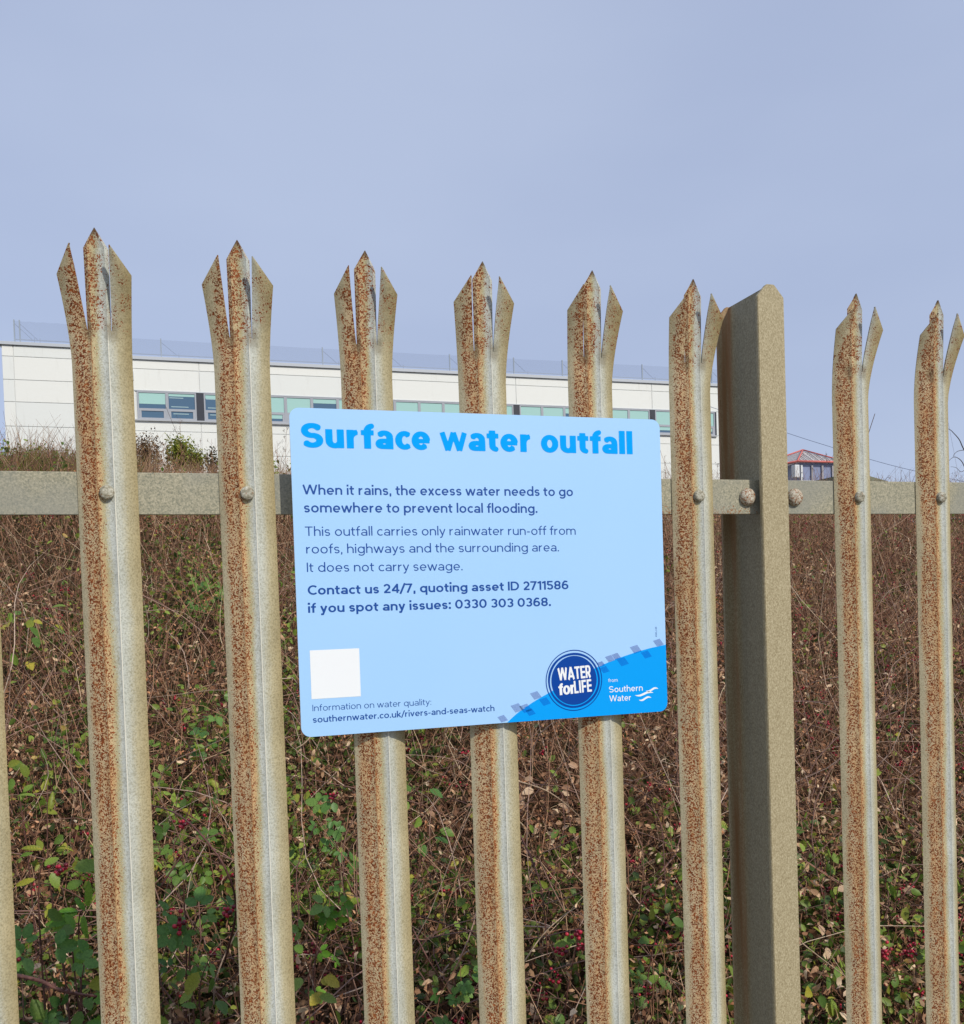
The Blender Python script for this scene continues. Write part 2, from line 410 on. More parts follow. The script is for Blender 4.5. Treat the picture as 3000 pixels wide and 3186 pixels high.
sign = empty('information_sign', (.2085, -.0058, 1.3018), 'light blue sign headed Surface water outfall fixed flat across three pales of the fence', 'sign')
X0, X1, Z0, Z1 = 0., .5015, 0., .4012
def rr_outline(x0, x1, z0, z1, r, n=8):
    p = []
    for cx, cz, a0 in ((x1-r, z0+r, -90), (x1-r, z1-r, 0), (x0+r, z1-r, 90), (x0+r, z0+r, 180)):
        for i in range(n+1):
            a = math.radians(a0+90*i/n); p.append((cx+r*math.cos(a), cz+r*math.sin(a)))
    return p
def board():
    p = rr_outline(X0, X1, Z0, Z1, .012)
    bm = bmesh.new(); a = [bm.verts.new((x, -.0030, z)) for x, z in p]; b = [bm.verts.new((x, 0, z)) for x, z in p]
    ff = bm.faces.new(a); bk = bm.faces.new(b[::-1]); ff.material_index = 0
    for i in range(len(p)):
        q = bm.faces.new((a[i], b[i], b[(i+1) % len(p)], a[(i+1) % len(p)])); q.material_index = 1
    bk.material_index = 1; bmesh.ops.recalc_face_normals(bm, faces=bm.faces[:])
    me = bpy.data.meshes.new('board'); bm.to_mesh(me); bm.free(); me.materials.append(M['board']); me.materials.append(M['edge'])
    return link('board', me, sign)
board()
def sheet(name, polys, mat, off, label=None):     # polys in sign plane coordinates
    v, f = [], []
    for p in polys:
        k = len(v); v += [(x, -.0030-off, z) for x, z in p]; f.append(list(range(k, k+len(p))))
    o = link(name, mesh(name, v, f, mat), sign)
    # face the viewer
    me = o.data
    if me.polygons[0].normal.y > 0: me.flip_normals()
    if label: o['label'] = label
    return o
OX_, OZ_ = .2085, 1.3018
def sp(x, z): return (x-OX_, z-OZ_)
# plain white square panel
sheet('white_square', [[sp(.2223, 1.3480), sp(.2832, 1.3480), sp(.2832, 1.4078), sp(.2223, 1.4078)]], M['white_ink'], .0002, 'plain white square in the lower left corner')
# bright blue wave corner
cv = [(.4745, 1.3018), (.4880, 1.3125), (.5047, 1.3226), (.5200, 1.3306), (.5358, 1.3379), (.5717, 1.3551), (.6088, 1.3689), (.6391, 1.3789), (.6772, 1.3883), (.7000, 1.3922), (.7098, 1.3936)]
def cat(pts, n=6):                                # Catmull-Rom
    out = []; P_ = [pts[0]]+list(pts)+[pts[-1]]
    for i in range(1, len(P_)-2):
        for k in range(n):
            t = k/n; a, b, c, d = P_[i-1], P_[i], P_[i+1], P_[i+2]
            out.append(tuple(.5*((2*b[q])+(-a[q]+c[q])*t+(2*a[q]-5*b[q]+4*c[q]-d[q])*t*t+(-a[q]+3*b[q]-3*c[q]+d[q])*t**3) for q in range(len(b))))
    out.append(tuple(pts[-1])); return out
cvs = [sp(*p) for p in cat(cv)]; cvs[-1] = (X1, cvs[-1][1])
corner = [q for q in rr_outline(X0, X1, Z0, Z1, .012)[:9]]     # bottom right corner, from the bottom edge up
def wave_z(x):
    for a, b in zip(cvs[:-1], cvs[1:]):
        if a[0] <= x <= b[0]: return a[1]+(b[1]-a[1])*(x-a[0])/max(1e-9, b[0]-a[0])
    return -1 if x < cvs[0][0] else cvs[-1][1]
quads = []
def bottom_z(x):
    r = .012
    return 0 if x < X1-r else r-math.sqrt(max(0, r*r-(x-(X1-r))**2))
xs_ = sorted(set([p[0] for p in cvs if p[0] <= X1]+[X1-.012*q/8 for q in range(9)]))
for a, b in zip(xs_[:-1], xs_[1:]): quads.append([(a, bottom_z(a)), (b, bottom_z(b)), (b, wave_z(b)), (a, max(wave_z(a), bottom_z(a)+1e-5))])
sheet('blue_wave', quads, M['wave'], .00012)
# hatched squares strewn along the wave edge
pt = [(.4687, 1.3075, .010), (.4891, 1.3204, .0125), (.5010, 1.3190, .0125), (.5077, 1.3135, .010), (.5160, 1.3352, .0115), (.5286, 1.3262, .0115), (.6117, 1.3718, .008), (.6165, 1.3640, .010), (.6248, 1.3786, .0100), (.6345, 1.3811, .010), (.6440, 1.3734, .0125), (.6641, 1.3895, .0125), (.6799, 1.3816, .0115), (.6990, 1.3970, .0115)]
for (x, z, sz) in pt:
    hl, hd = [], []
    ang = math.radians(24); ux, uz = math.cos(ang), math.sin(ang); vx, vz = .55, -.83
    nst = 9
    for i in range(nst):
        a = (i/nst-.5)*sz*1.0; b = a+sz/nst*.62
        st = []
        for s_, t_ in ((a, -.5), (b, -.5), (b, .5), (a, .5)):
            st.append((x+ux*s_+vx*t_*sz-OX_, z+uz*s_*.6+vz*t_*sz*.9-OZ_))
        # cut every stripe where it crosses the wave edge
        K = 6
        for q in range(K):
            t0, t1 = q/K, (q+1)/K
            L_ = lambda p, r_, t: (p[0]+(r_[0]-p[0])*t, p[1]+(r_[1]-p[1])*t)
            quad = [L_(st[0], st[3], t0), L_(st[1], st[2], t0), L_(st[1], st[2], t1), L_(st[0], st[3], t1)]
            cx = sum(p[0] for p in quad)/4; cz = sum(p[1] for p in quad)/4
            if not (0.002 < cx < X1-.002 and .001 < cz): continue
            (hd if cz < wave_z(cx) else hl).append(quad)
    if hl: tag(sheet('hatched_patch', hl, M['hatch_l'], .0002, 'pale violet hatching above the wave edge'), kind='stuff')
    if hd: tag(sheet('hatched_patch', hd, M['hatch_d'], .0002, 'deeper blue hatching on the wave'), kind='stuff')
# round emblem
CX, CZ = sp(.5712, 1.3520)
def ring(r0, r1, wob=0, seed=1, n=64):
    rr = random.Random(seed); ph = [rr.uniform(0, 6) for _ in range(4)]
    q = []
    for i in range(n):
        a, b = i*math.tau/n, (i+1)*math.tau/n
        f0 = lambda t: r0+wob*math.sin(2*t+ph[0])+wob*.6*math.sin(5*t+ph[1]); f1 = lambda t: r1+wob*math.sin(2*t+ph[2])+wob*.5*math.sin(4*t+ph[3])
        q.append([(CX+f0(a)*math.cos(a), CZ+f0(a)*math.sin(a)), (CX+f0(b)*math.cos(b), CZ+f0(b)*math.sin(b)), (CX+f1(b)*math.cos(b), CZ+f1(b)*math.sin(b)), (CX+f1(a)*math.cos(a), CZ+f1(a)*math.sin(a))])
    return q
sheet('emblem_ring', ring(.0397, .0409), M['disc'], .00035)
sheet('emblem_ring', ring(.0345, .0373, .0004, 3), M['disc'], .00035)
sheet('emblem_disc', [[(CX+.0328*math.cos(i*math.tau/48), CZ+.0328*math.sin(i*math.tau/48)) for i in range(48)]], M['disc'], .00035)

# ---- lettering: a stroke alphabet drawn here, filled by marching squares
def arc(cx, cy, rx, ry, a0, a1, w, h, n=None):
    n = n or max(4, int(abs(a1-a0)/15)); P_ = []
    for i in range(n+1):
        a = math.radians(a0+(a1-a0)*i/n)
        wd = math.hypot(w*math.cos(a), h*math.sin(a))
        P_.append((cx+rx*math.cos(a), cy+ry*math.sin(a), wd))
    return P_
def glyph(ch, w, h, X=.49, C=.70, A=.735, D=-.20):
    hw, hh = w/2, h/2; k = w*.52-.01
    ln = lambda *p, q=None: [(x, y, (q or w)) for x, y in p]
    def oval(W, H, y0=0): return [arc(W/2, y0+H/2, W/2-hw, H/2-hh+.006, 0, 360, w, h, 26)]
    sb = max(.028, .066-.20*w)
    o = .47+k; nn = .425+k
    if ch == ' ': return .24, []
    if ch in 'Oo': W = o; s = oval(W, X)
    elif ch == 'c':
        rx = (.455+k)/2-hw; W = hw+rx*1.72+w*.12; s = [arc(hw+rx, X/2, rx, X/2-hh+.006, 46, 314, w, h)]
    elif ch == 'e':
        W = .455+k; s = [arc(W/2, X/2, W/2-hw, X/2-hh+.006, 0, 316, w, h), ln((hw*.9, X/2-.01), (W-hw*.2, X/2-.01), q=h*.85)]
    elif ch == 'a':
        W = .415+k; s = [ln((W-hw, 0), (W-hw, X*.62)), arc(W/2, X*.62, W/2-hw, X*.38-hh+.006, 0, 148, w, h), arc(W/2-.003, X*.285, W/2-hw+.003, X*.285-hh+.006, 0, 360, w, h*.9, 20)]
    elif ch in 'bdpq':
        W = .47+k; sx = hw if ch in 'bp' else W-hw
        y0, y1 = (0, A) if ch in 'bd' else (D, X)
        s = [ln((sx, y0), (sx, y1)), arc(W/2, X/2, W/2-hw, X/2-hh+.006, 0, 360, w, h, 24)]
    elif ch == 'g':
        W = .47+k; s = [ln((W-hw, -.01), (W-hw, X)), arc(W/2, X/2, W/2-hw, X/2-hh+.006, 0, 360, w, h, 24), arc(W/2, -.01, W/2-hw, -D-.01-hh, 0, -148, w, h)]
    elif ch in 'fF' and ch == 'f':
        W = .27+k; x = .10+hw*.8; r_ = .15; s = [ln((x, 0), (x, A-r_-hh)), arc(x+r_, A-r_-hh, r_, r_, 180, 82, w, h), ln((0, X-hh), (W, X-hh), q=h)]; sb = .02
    elif ch == 't':
        W = .28+k; x = .09+hw*.8; r_ = .13; s = [ln((x, .63), (x, r_+hh-.02)), arc(x+r_, r_+hh-.02, r_, r_-.012, 180, 278, w, h), ln((0, X-hh), (W-.01, X-hh), q=h)]; sb = .02
    elif ch in 'hn':
        W = nn; s = [ln((hw, 0), (hw, A if ch == 'h' else X)), arc(W/2, X*.60, W/2-hw, X*.40-hh+.006, 180, 0, w, h), ln((W-hw, X*.61), (W-hw, 0))]
    elif ch == 'm':
        W = nn*1.68; q = (W-w)/2; s = [ln((hw, 0), (hw, X))]
        for i in (0, 1): s += [arc(hw+q*(i+.5), X*.62, q/2, X*.38-hh+.006, 180, 0, w, h), ln((hw+q*(i+1), X*.63), (hw+q*(i+1), 0))]
    elif ch == 'u': W = nn; s = [ln((hw, X), (hw, X*.39)), arc(W/2, X*.40, W/2-hw, X*.40-hh+.006, 180, 360, w, h), ln((W-hw, 0), (W-hw, X))]
    elif ch == 'r': W = .25+k; s = [ln((hw, 0), (hw, X)), arc(W-hw*.3, X*.50, W-hw*1.3, X*.50-hh+.004, 178, 92, w, h)]; sb = .045
    elif ch in 'iIl1' and ch == 'i': W = w; s = [ln((hw, 0), (hw, X)), ln((hw, .60), (hw, .60+w*1.12), q=w*1.12)]
    elif ch == 'l': W = w; s = [ln((hw, 0), (hw, A))]
    elif ch == 'I': W = w; s = [ln((hw, 0), (hw, C))]
    elif ch == 'k': W = .40+k; s = [ln((hw, 0), (hw, A)), ln((hw, .17), (W-hw*1.1, X)), ln((W*.42, .27), (W-hw, 0))]; sb = .04
    elif ch == 'v': W = .43+k; s = [ln((hw, X), (W/2, hh*.5)), ln((W-hw, X), (W/2, hh*.5))]; sb = .02
    elif ch == 'y': W = .43+k; s = [ln((hw, X), (W/2+.01, .02)), ln((W-hw, X), (W*.38, -.13), (W*.26, D+hh+.01), (.05, D+hh))]; sb = .02
    elif ch == 'w':
        W = .70+k*1.4; w0 = w; w = w*(1-2.2*max(0, w-.1)); hw = w/2; s = [ln((hw, X), (W*.29, 0)), ln((W*.5, X), (W*.29, 0)), ln((W*.5, X), (W*.71, 0)), ln((W-hw, X), (W*.71, 0))]; sb = .015
    elif ch == 'W': W = .94+k*1.5; s = [ln((hw, C), (W*.27, hh*.5)), ln((W*.5, C), (W*.27, hh*.5)), ln((W*.5, C), (W*.73, hh*.5)), ln((W-hw, C), (W*.73, hh*.5))]; sb = .02
    elif ch == 'x': W = .40+k; s = [ln((hw, X), (W-hw, 0)), ln((W-hw, X), (hw, 0))]; sb = .02
    elif ch in 'sS':
        H = X if ch == 's' else C; W = (.35 if ch == 's' else .53)+k*.9; ry = (H-h)/4+.003; rx = W/2-hw
        a = arc(W/2, H-hh-ry+.004, rx, ry, 28, 270, w*.96, h, 18); b = arc(W/2, hh+ry-.004, rx, ry, 90, -152, w*.96, h, 18)
        s = [a+b[1:]]
    elif ch == 'C':
        rx = (.68+k)/2-hw; W = hw+rx*1.72+w*.12; s = [arc(hw+rx, C/2, rx, C/2-hh+.006, 46, 314, w, h, 20)]
    elif ch == 'D': W = .58+k; s = [ln((hw, 0), (hw, C)), ln((hw, C-hh), (W*.42, C-hh), q=h), ln((hw, hh), (W*.42, hh), q=h), arc(W*.42, C/2, W*.58-hw, C/2-hh, 90, -90, w, h, 16)]
    elif ch == 'T': W = .52+k; s = [ln((W/2, 0), (W/2, C)), ln((0, C-hh), (W, C-hh), q=h)]; sb = .03
    elif ch == 'A': W = .62+k*1.6; s = [ln((hw*.9, 0), (W/2, C-.01)), ln((W-hw*.9, 0), (W/2, C-.01)), ln((W*.22, C*.26), (W*.78, C*.26), q=h)]; sb = .015
    elif ch == 'E': W = .44+k; s = [ln((hw, 0), (hw, C))]+[ln((hw, y), (W, y), q=h) for y in (hh, C/2, C-hh)]
    elif ch == 'F': W = .42+k; s = [ln((hw, 0), (hw, C))]+[ln((hw, y), (W, y), q=h) for y in (C*.47, C-hh)]
    elif ch == 'L': W = .40+k; s = [ln((hw, 0), (hw, C)), ln((hw, hh), (W, hh), q=h)]
    elif ch == 'R': W = .50+k; s = [ln((hw, 0), (hw, C)), ln((hw, C-hh), (W*.55, C-hh), q=h), ln((hw, C*.42), (W*.55, C*.42), q=h), arc(W*.55, C*.71-hh/2, W*.45-hw, C*.29-hh/2, 90, -90, w, h, 12), ln((W*.5, C*.42), (W-hw, 0))]
    elif ch == '0': W = .50+k; s = [arc(W/2, C/2, W/2-hw, C/2-hh, 0, 360, w, h, 28)]
    elif ch == '1': W = .22+k; s = [ln((W-hw, 0), (W-hw, C)), ln((W-hw, C-hh*1.2), (0.0, C*.80))]
    elif ch == '2':
        W = .43+k; R_ = W/2-hw; s = [arc(W/2-.005, C-R_-hh, R_, R_, 160, -38, w, h)+[(hw+.01, hh, w)], ln((hw*.6, hh), (W, hh), q=h)]
    elif ch == '3':
        W = .43+k; ry = (C-h)/4+.003; s = [arc(W/2-.01, C-hh-ry, W/2-hw, ry, 150, -90, w, h), arc(W/2-.01, hh+ry, W/2-hw+.01, ry, 90, -150, w, h)]
    elif ch == '4': W = .50+k; s = [ln((W*.72, 0), (W*.72, C)), ln((W*.72, C-hh), (hw*.8, .20)), ln((hw*.3, .19), (W, .19), q=h)]
    elif ch == '5': W = .44+k; s = [arc(W/2-.01, .225, W/2-hw+.01, .225-hh, 128, -150, w, h), ln((W*.16, .39), (W*.20, C)), ln((W*.18, C-hh), (W*.92, C-hh), q=h)]
    elif ch in '69':
        W = .47+k; a = arc(W/2, .225, W/2-hw, .225-hh, 0, 360, w, h, 22); b = [(hw, .23, w), (hw+.005, .36, w), (hw+.06, .53, w), (W*.45, .645, w), (W*.66, C-hh-.005, h), (W*.86, C-.09, h)]
        s = [a, b]
        if ch == '9': s = [[(W-x, C-y, q) for x, y, q in z] for z in s]
    elif ch == '7': W = .43+k; s = [ln((0, C-hh), (W, C-hh), q=h), ln((W-hw*1.2, C-hh), (W*.28, 0))]; sb = .03
    elif ch == '8': W = .46+k; ry = (C-h)/4+.003; s = [arc(W/2, C-hh-ry, W/2-hw-.012, ry, 0, 360, w, h, 20), arc(W/2, hh+ry, W/2-hw, ry, 0, 360, w, h, 20)]
    elif ch == '.': W = w*1.15; s = [ln((W/2, 0), (W/2, w*1.15), q=w*1.15)]
    elif ch == ',': W = w*1.15; s = [ln((W/2, w*1.1), (W/2-.01, -.10), q=w*1.0)]
    elif ch == ':': W = w*1.15; s = [ln((W/2, 0), (W/2, w*1.15), q=w*1.15), ln((W/2, .36), (W/2, .36+w*1.15), q=w*1.15)]
    elif ch == '/': W = .34; s = [ln((0, -.08), (W, A))]; sb = .01
    elif ch == '-': W = .25; s = [ln((0, .24), (W, .24), q=h)]
    elif ch == '_': W = .42; s = [ln((0, -.06), (W, -.06), q=h)]; sb = .0
    else: W = .3; s = []
    return (W+2*sb, [[(x+sb, y, q) for x, y, q in z] for z in s])
def letters(name, text, p0, p1, cap, wgt, mat, off, up=None, res=44, hr=.86, track=0., X=.49, label=None):
    """text from p0 to p1 along the baseline (sign plane), cap = capital height in metres, wgt = stroke in em"""
    adv = 0; segs = []
    for ch in text:
        a, st = glyph(ch, wgt, wgt*hr, X=X)
        for z in st:
            for i in range(len(z)-1): segs.append((z[i][0]+adv, z[i][1], z[i+1][0]+adv, z[i+1][1], (z[i][2]+z[i+1][2])/4))
            for i in range(1, len(z)-1): segs.append((z[i][0]+adv, z[i][1], None, None, z[i][2]/2))
        adv += a+track
    pad = .12; hgt = 1.1; gx = int((adv+2*pad)*res)+2; gz = int(hgt*res)+2; st_ = 1./res
    F = np.full((gz, gx), 9., dtype=np.float32); x_0, z_0 = -pad, -.26
    for (ax, ay, bx, by, r) in segs:
        if bx is None: lx, hx, ly, hy = ax-r, ax+r, ay-r, ay+r
        else: lx, hx, ly, hy = min(ax, bx)-r, max(ax, bx)+r, min(ay, by)-r, max(ay, by)+r
        i0 = max(0, int((lx-x_0)/st_)-2); i1 = min(gx, int((hx-x_0)/st_)+4); j0_ = max(0, int((ly-z_0)/st_)-2); j1 = min(gz, int((hy-z_0)/st_)+4)
        gx_, gz_ = np.meshgrid(x_0+st_*np.arange(i0, i1), z_0+st_*np.arange(j0_, j1))
        if bx is None: d = np.hypot(gx_-ax, gz_-ay)-r
        else:
            L_ = math.hypot(bx-ax, by-ay) or 1e-9; ux, uz = (bx-ax)/L_, (by-ay)/L_
            s_ = (gx_-ax)*ux+(gz_-ay)*uz; t_ = np.abs(-(gx_-ax)*uz+(gz_-ay)*ux)
            d = np.maximum(t_-r, np.abs(s_-L_/2)-L_/2)
        F[j0_:j1, i0:i1] = np.minimum(F[j0_:j1, i0:i1], d)
    ins = F < 0; V, Q = [], []
    px_, pz_ = p1[0]-p0[0], p1[1]-p0[1]; sx = 1./(adv-2*.045)
    em = cap/.70; upv = up or (0, 1)
    def P_(gx_, gz_):
        u = (x_0+gx_*st_-.045)*sx; v_ = (z_0+gz_*st_)*em
        return (p0[0]+px_*u+upv[0]*v_, -.0030-off, p0[1]+pz_*u+upv[1]*v_)
    c = ins[:-1, :-1].astype(int)+ins[:-1, 1:]*2+ins[1:, 1:]*4+ins[1:, :-1]*8
    for j_ in range(c.shape[0]):
        row = c[j_]; nzr = np.nonzero(row)[0]
        if not len(nzr): continue
        i = 0; nz_ = list(nzr); idx = 0
        while idx < len(nz_):
            i = nz_[idx]
            if row[i] == 15:
                e = i
                while idx+1 < len(nz_) and nz_[idx+1] == e+1 and row[e+1] == 15: idx += 1; e += 1
                k = len(V); V += [P_(i, j_), P_(e+1, j_), P_(e+1, j_+1), P_(i, j_+1)]; Q.append((k, k+1, k+2, k+3))
            else:
                cs = [(i, j_), (i+1, j_), (i+1, j_+1), (i, j_+1)]; poly = []
                for q in range(4):
                    a, b = cs[q], cs[(q+1) % 4]; fa, fb = F[a[1], a[0]], F[b[1], b[0]]
                    if fa < 0: poly.append(a)
                    if (fa < 0) != (fb < 0):
                        t = fa/(fa-fb); poly.append((a[0]+(b[0]-a[0])*t, a[1]+(b[1]-a[1])*t))
                if len(poly) >= 3:
                    k = len(V); V += [P_(*p) for p in poly]; Q.append(tuple(range(k, k+len(poly))))
            idx += 1
    me = mesh(name, V, Q, mat)
    if me.polygons and me.polygons[0].normal.y > 0: me.flip_normals()
    o = link(name, me, sign)
    if label: o['label'] = label
    return o
T = 'lettering'
letters(T, 'Surface water outfall', sp(.2224, 1.6550), sp(.6670, 1.6550), .0298, .200, M['cyan'], .0002, res=56, hr=.74, X=.54, label='large bright blue heading')
letters(T, 'When it rains, the excess water needs to go', sp(.2215, 1.5978), sp(.5777, 1.5978), .0121, .116, M['navy'], .0002)
letters(T, 'somewhere to prevent local flooding.', sp(.2220, 1.5762), sp(.5261, 1.5755), .0121, .116, M['navy'], .0002)
letters(T, 'This outfall carries only rainwater run-off from', sp(.2222, 1.5476), sp(.5800, 1.5464), .0114, .082, M['navy'], .0002)
letters(T, 'roofs, highways and the surrounding area.', sp(.2227, 1.5262), sp(.5551, 1.5246), .0114, .082, M['navy'], .0002)
letters(T, 'It does not carry sewage.', sp(.2226, 1.5037), sp(.4208, 1.5020), .0114, .082, M['navy'], .0002)
letters(T, 'Contact us 24/7, quoting asset ID 2711586', sp(.2228, 1.4758), sp(.5670, 1.4740), .0115, .134, M['navy'], .0002)
letters(T, 'if you spot any issues: 0330 303 0368.', sp(.2224, 1.4538), sp(.5410, 1.4524), .0115, .134, M['navy'], .0002)
letters(T, 'Information on water quality:', sp(.2230, 1.3332), sp(.3731, 1.3318), .0079, .070, M['navy'], .0002)
letters(T, 'southernwater.co.uk/rivers-and-seas-watch', sp(.2230, 1.3190), sp(.4576, 1.3182), .0079, .112, M['navy'], .0002)
letters(T, 'from', sp(.6213, 1.3468), sp(.6350, 1.3467), .0046, .09, M['white_ink'], .0003)
letters(T, 'Southern', sp(.6218, 1.3326), sp(.6725, 1.3322), .0083, .10, M['white_ink'], .0003)
letters(T, 'Water', sp(.6221, 1.3202), sp(.6545, 1.3200), .0083, .10, M['white_ink'], .0003)
letters(T, 'WATER', sp(.5486, 1.3524), sp(.5956, 1.3545), .0168, .195, M['white_ink'], .0005, up=(-.06, 1), hr=.60, track=-.01, X=.5, res=50, label='white capitals on the round emblem')
letters(T, 'for', sp(.5488, 1.3332), sp(.5706, 1.3343), .0150, .20, M['white_ink'], .0005, up=(-.04, 1), hr=.6, track=-.06, X=.56)
letters(T, 'LIFE', sp(.5712, 1.3343), sp(.5968, 1.3356), .0168, .20, M['white_ink'], .0005, up=(-.05, 1), hr=.60, track=.04)
letters(T, '6593_3.25', sp(.6966, 1.4052), sp(.6966, 1.4190), .0021, .10, M['navy'], .0002, up=(-1, 0))
def swoosh(x0, x1, zc, th):
    q = []; n = 14; f = lambda t: zc+.0016*math.sin(t*math.tau*.92+3.5)+.0012*t
    for i in range(n):
        a, b = i/n, (i+1)/n; wa, wb = th*math.sin(math.pi*a)**.7+.00012, th*math.sin(math.pi*b)**.7+.00012
        q.append([(x0+(x1-x0)*a-OX_, f(a)-wa-OZ_), (x0+(x1-x0)*b-OX_, f(b)-wb-OZ_), (x0+(x1-x0)*b-OX_, f(b)+wb-OZ_), (x0+(x1-x0)*a-OX_, f(a)+wa-OZ_)])
    return q
sheet('wave_logo', swoosh(.6776, .6961, 1.3322, .0013)+swoosh(.6607, .6885, 1.3270, .0014)+swoosh(.6663, .6851, 1.3204, .0013), M['white_ink'], .0003)

# ------------------------------------------------------------------ ground and bank
def hz(x, y):
    """height of the bank surface (before planting)"""
    x = np.asarray(x, float); y = np.asarray(y, float)
    yp = [-400, .25, .6, 1.1, 1.9, 6.85, 8.2, 14, 50, 90, 3000]
    zp = [0, 0, .03, .15, .42, 2.40, 2.46, 2.75, 6.2, 6.6, 6.6]
    z = np.interp(y, yp, zp)
    z = z+.20*np.exp(-((x+.9)/1.0)**2-((y-6.6)/1.2)**2)-.12*np.clip((x-2)/6, 0, 1)*np.exp(-((y-7)/3.)**2)
    bump = np.sin(x*2.1+.7*np.sin(y*1.3))*np.sin(y*1.9+x*.4)*.06+np.sin(x*5.3+y*3.1)*np.sin(y*4.7-x*2.2)*.03
    return z+bump*np.clip((y-.6)/1., 0, 1)*np.clip((14-y)/5, 0, 1)
def mat_soil():
    k = N('bank_litter', .95, 0, .1); v = k.coord(rand=False)
    k.col(k.ramp(k.noise(v, 35, 6, .7), [(.3, srgb(50, 40, 28)), (.5, srgb(78, 62, 44)), (.62, srgb(70, 72, 40)), (.75, srgb(112, 90, 66))])); k.bump(k.noise(v, 60, 5, .7), .8, .03); return k.m
M['soil'] = mat_soil()
xs = np.concatenate([[-900, -300, -100, -40, -15, -8], np.arange(-5, 13.01, .12), [16, 24, 40, 80, 200, 500, 1200]])
ys = np.concatenate([np.arange(.26, 9.6, .12), [10, 11, 12.5, 14, 18, 25, 35, 50, 90, 200, 500, 1500]])
GX, GY = np.meshgrid(xs, ys); V = np.stack([GX, GY, hz(GX, GY)-.10*np.clip((GY-.3)/.5, 0, 1)], -1).reshape(-1, 3)
nx_, ny_ = len(xs), len(ys); I = np.arange(nx_*ny_).reshape(ny_, nx_)
F = np.stack([I[:-1, :-1], I[:-1, 1:], I[1:, 1:], I[1:, :-1]], -1).reshape(-1, 4)
o = link('grassy_bank', big_mesh('grassy_bank', V, F, M['soil'], True)); tag(o, kind='structure')
def mat_path():
    k = N('trodden_gravel_path', .95, 0, .1); v = k.coord(rand=False)
    k.col(k.ramp(k.noise(v, 50, 6, .7), [(.3, srgb(84, 76, 62)), (.7, srgb(148, 138, 118))])); k.bump(k.noise(v, 70, 5), .6, .02); return k.m
o = link('path', mesh('path', [(-900, -900, -.004), (1200, -900, -.004), (1200, .262, -.004), (-900, .262, -.004)], [(0, 1, 2, 3)], mat_path())); tag(o, kind='structure')

# ------------------------------------------------------------------ planting: scattered ground cover
def unit(v): return v/np.maximum(1e-9, np.linalg.norm(v, axis=-1, keepdims=True))
def frames(n, up_bias=0.):
    a = unit(rng.normal(size=(n, 3))+np.array([0, 0, up_bias])); b = unit(np.cross(a, rng.normal(size=(n, 3)))); c = np.cross(a, b)
    return np.stack([b, c, a], -1)               # columns: x, y, z(normal)
def scatter(tv, tf, pos, Rm, sc):
    tv = np.asarray(tv, float); tf = np.asarray(tf)
    V = np.einsum('nij,kj->nki', Rm, tv)*sc[:, None, None] if sc.ndim == 1 else np.einsum('nij,nkj->nki', Rm, tv[None]*sc[:, None, :])
    V = V+pos[:, None, :]
    F = tf[None]+(np.arange(len(pos))*len(tv))[:, None, None]
    return V.reshape(-1, 3), F.reshape(-1, tf.shape[1])
def field(n, ymin=.55, ymax=8.4, bias=1.0):
    """random spots on the bank, inside what can be seen through the fence plus a margin"""
    u = rng.random(n); y = ymin+(ymax-ymin)*u**bias; yr = y+1.156
    xl = -.22*yr-.55+.0785; xr = 1.08*yr+.6+.0785
    x = xl+(xr-xl)*rng.random(n); return x, y
def vnoise(x, y, s, seed):
    r = np.random.default_rng(seed); out = 0
    for i in range(5):
        a = r.uniform(0, 6.28, 3); k = s*r.uniform(.6, 1.8); th = r.uniform(0, 3.14)
        out = out+np.sin((x*np.cos(th)+y*np.sin(th))*k+a[0]+1.3*np.sin((y*np.cos(th)-x*np.sin(th))*k*.8+a[1]))
    return out/2.6
# dead and living leaf mass
leafT = [(0, 0, 0), (.28, .30, .07), (0, .45, -.02), (-.28, .30, .07), (.24, .72, .05), (-.24, .72, .05), (0, 1., -.06)]
leafF = [(0, 1, 2), (0, 2, 3), (1, 4, 2), (2, 4, 6), (2, 6, 5), (2, 5, 3)]
curlT = [(0, 0, 0), (.22, .25, .16), (-.22, .3, .12), (.20, .65, .20), (-.18, .6, .24), (.02, .95, .02)]
curlF = [(0, 1, 2), (1, 3, 4), (1, 4, 2), (3, 5, 4)]
def bulk(name, tv, tf, n, size, mat, zoff, keep=None, bias=1.15, ub=.0, label=None, cat_='undergrowth', lift=.26):
    x, y = field(n, bias=bias)
    if keep is not None:
        k = keep(x, y) > rng.random(n); x, y = x[k], y[k]
    n = len(x); z = hz(x, y)+zoff+lift*rng.random(n)**1.3-.06
    sc = rng.uniform(*size, n)
    V, F = scatter(tv, tf, np.stack([x, y, z], -1), frames(n, ub), sc)
    o = link(name, big_mesh(name, V, F, mat, True)); tag(o, label, cat_, kind='stuff'); return o
LF = mat_leaf
M['dead'] = LF('dead_leaf', [(0, srgb(70, 48, 36)), (.3, srgb(118, 82, 60)), (.62, srgb(148, 108, 82)), (.88, srgb(162, 126, 100)), (.965, srgb(190, 158, 128)), (1, srgb(220, 198, 168))], .15, .8)
M['green'] = LF('bank_green_leaf', [(0, srgb(54, 72, 36)), (.4, srgb(86, 108, 48)), (.75, srgb(122, 142, 60)), (.93, srgb(142, 150, 62)), (1, srgb(182, 176, 74))], .3, .5)
M['green_l'] = LF('fresh_bank_leaf', [(0, srgb(76, 100, 44)), (.45, srgb(112, 140, 56)), (.8, srgb(146, 168, 72)), (.95, srgb(160, 164, 72)), (1, srgb(190, 150, 90))], .3, .5)
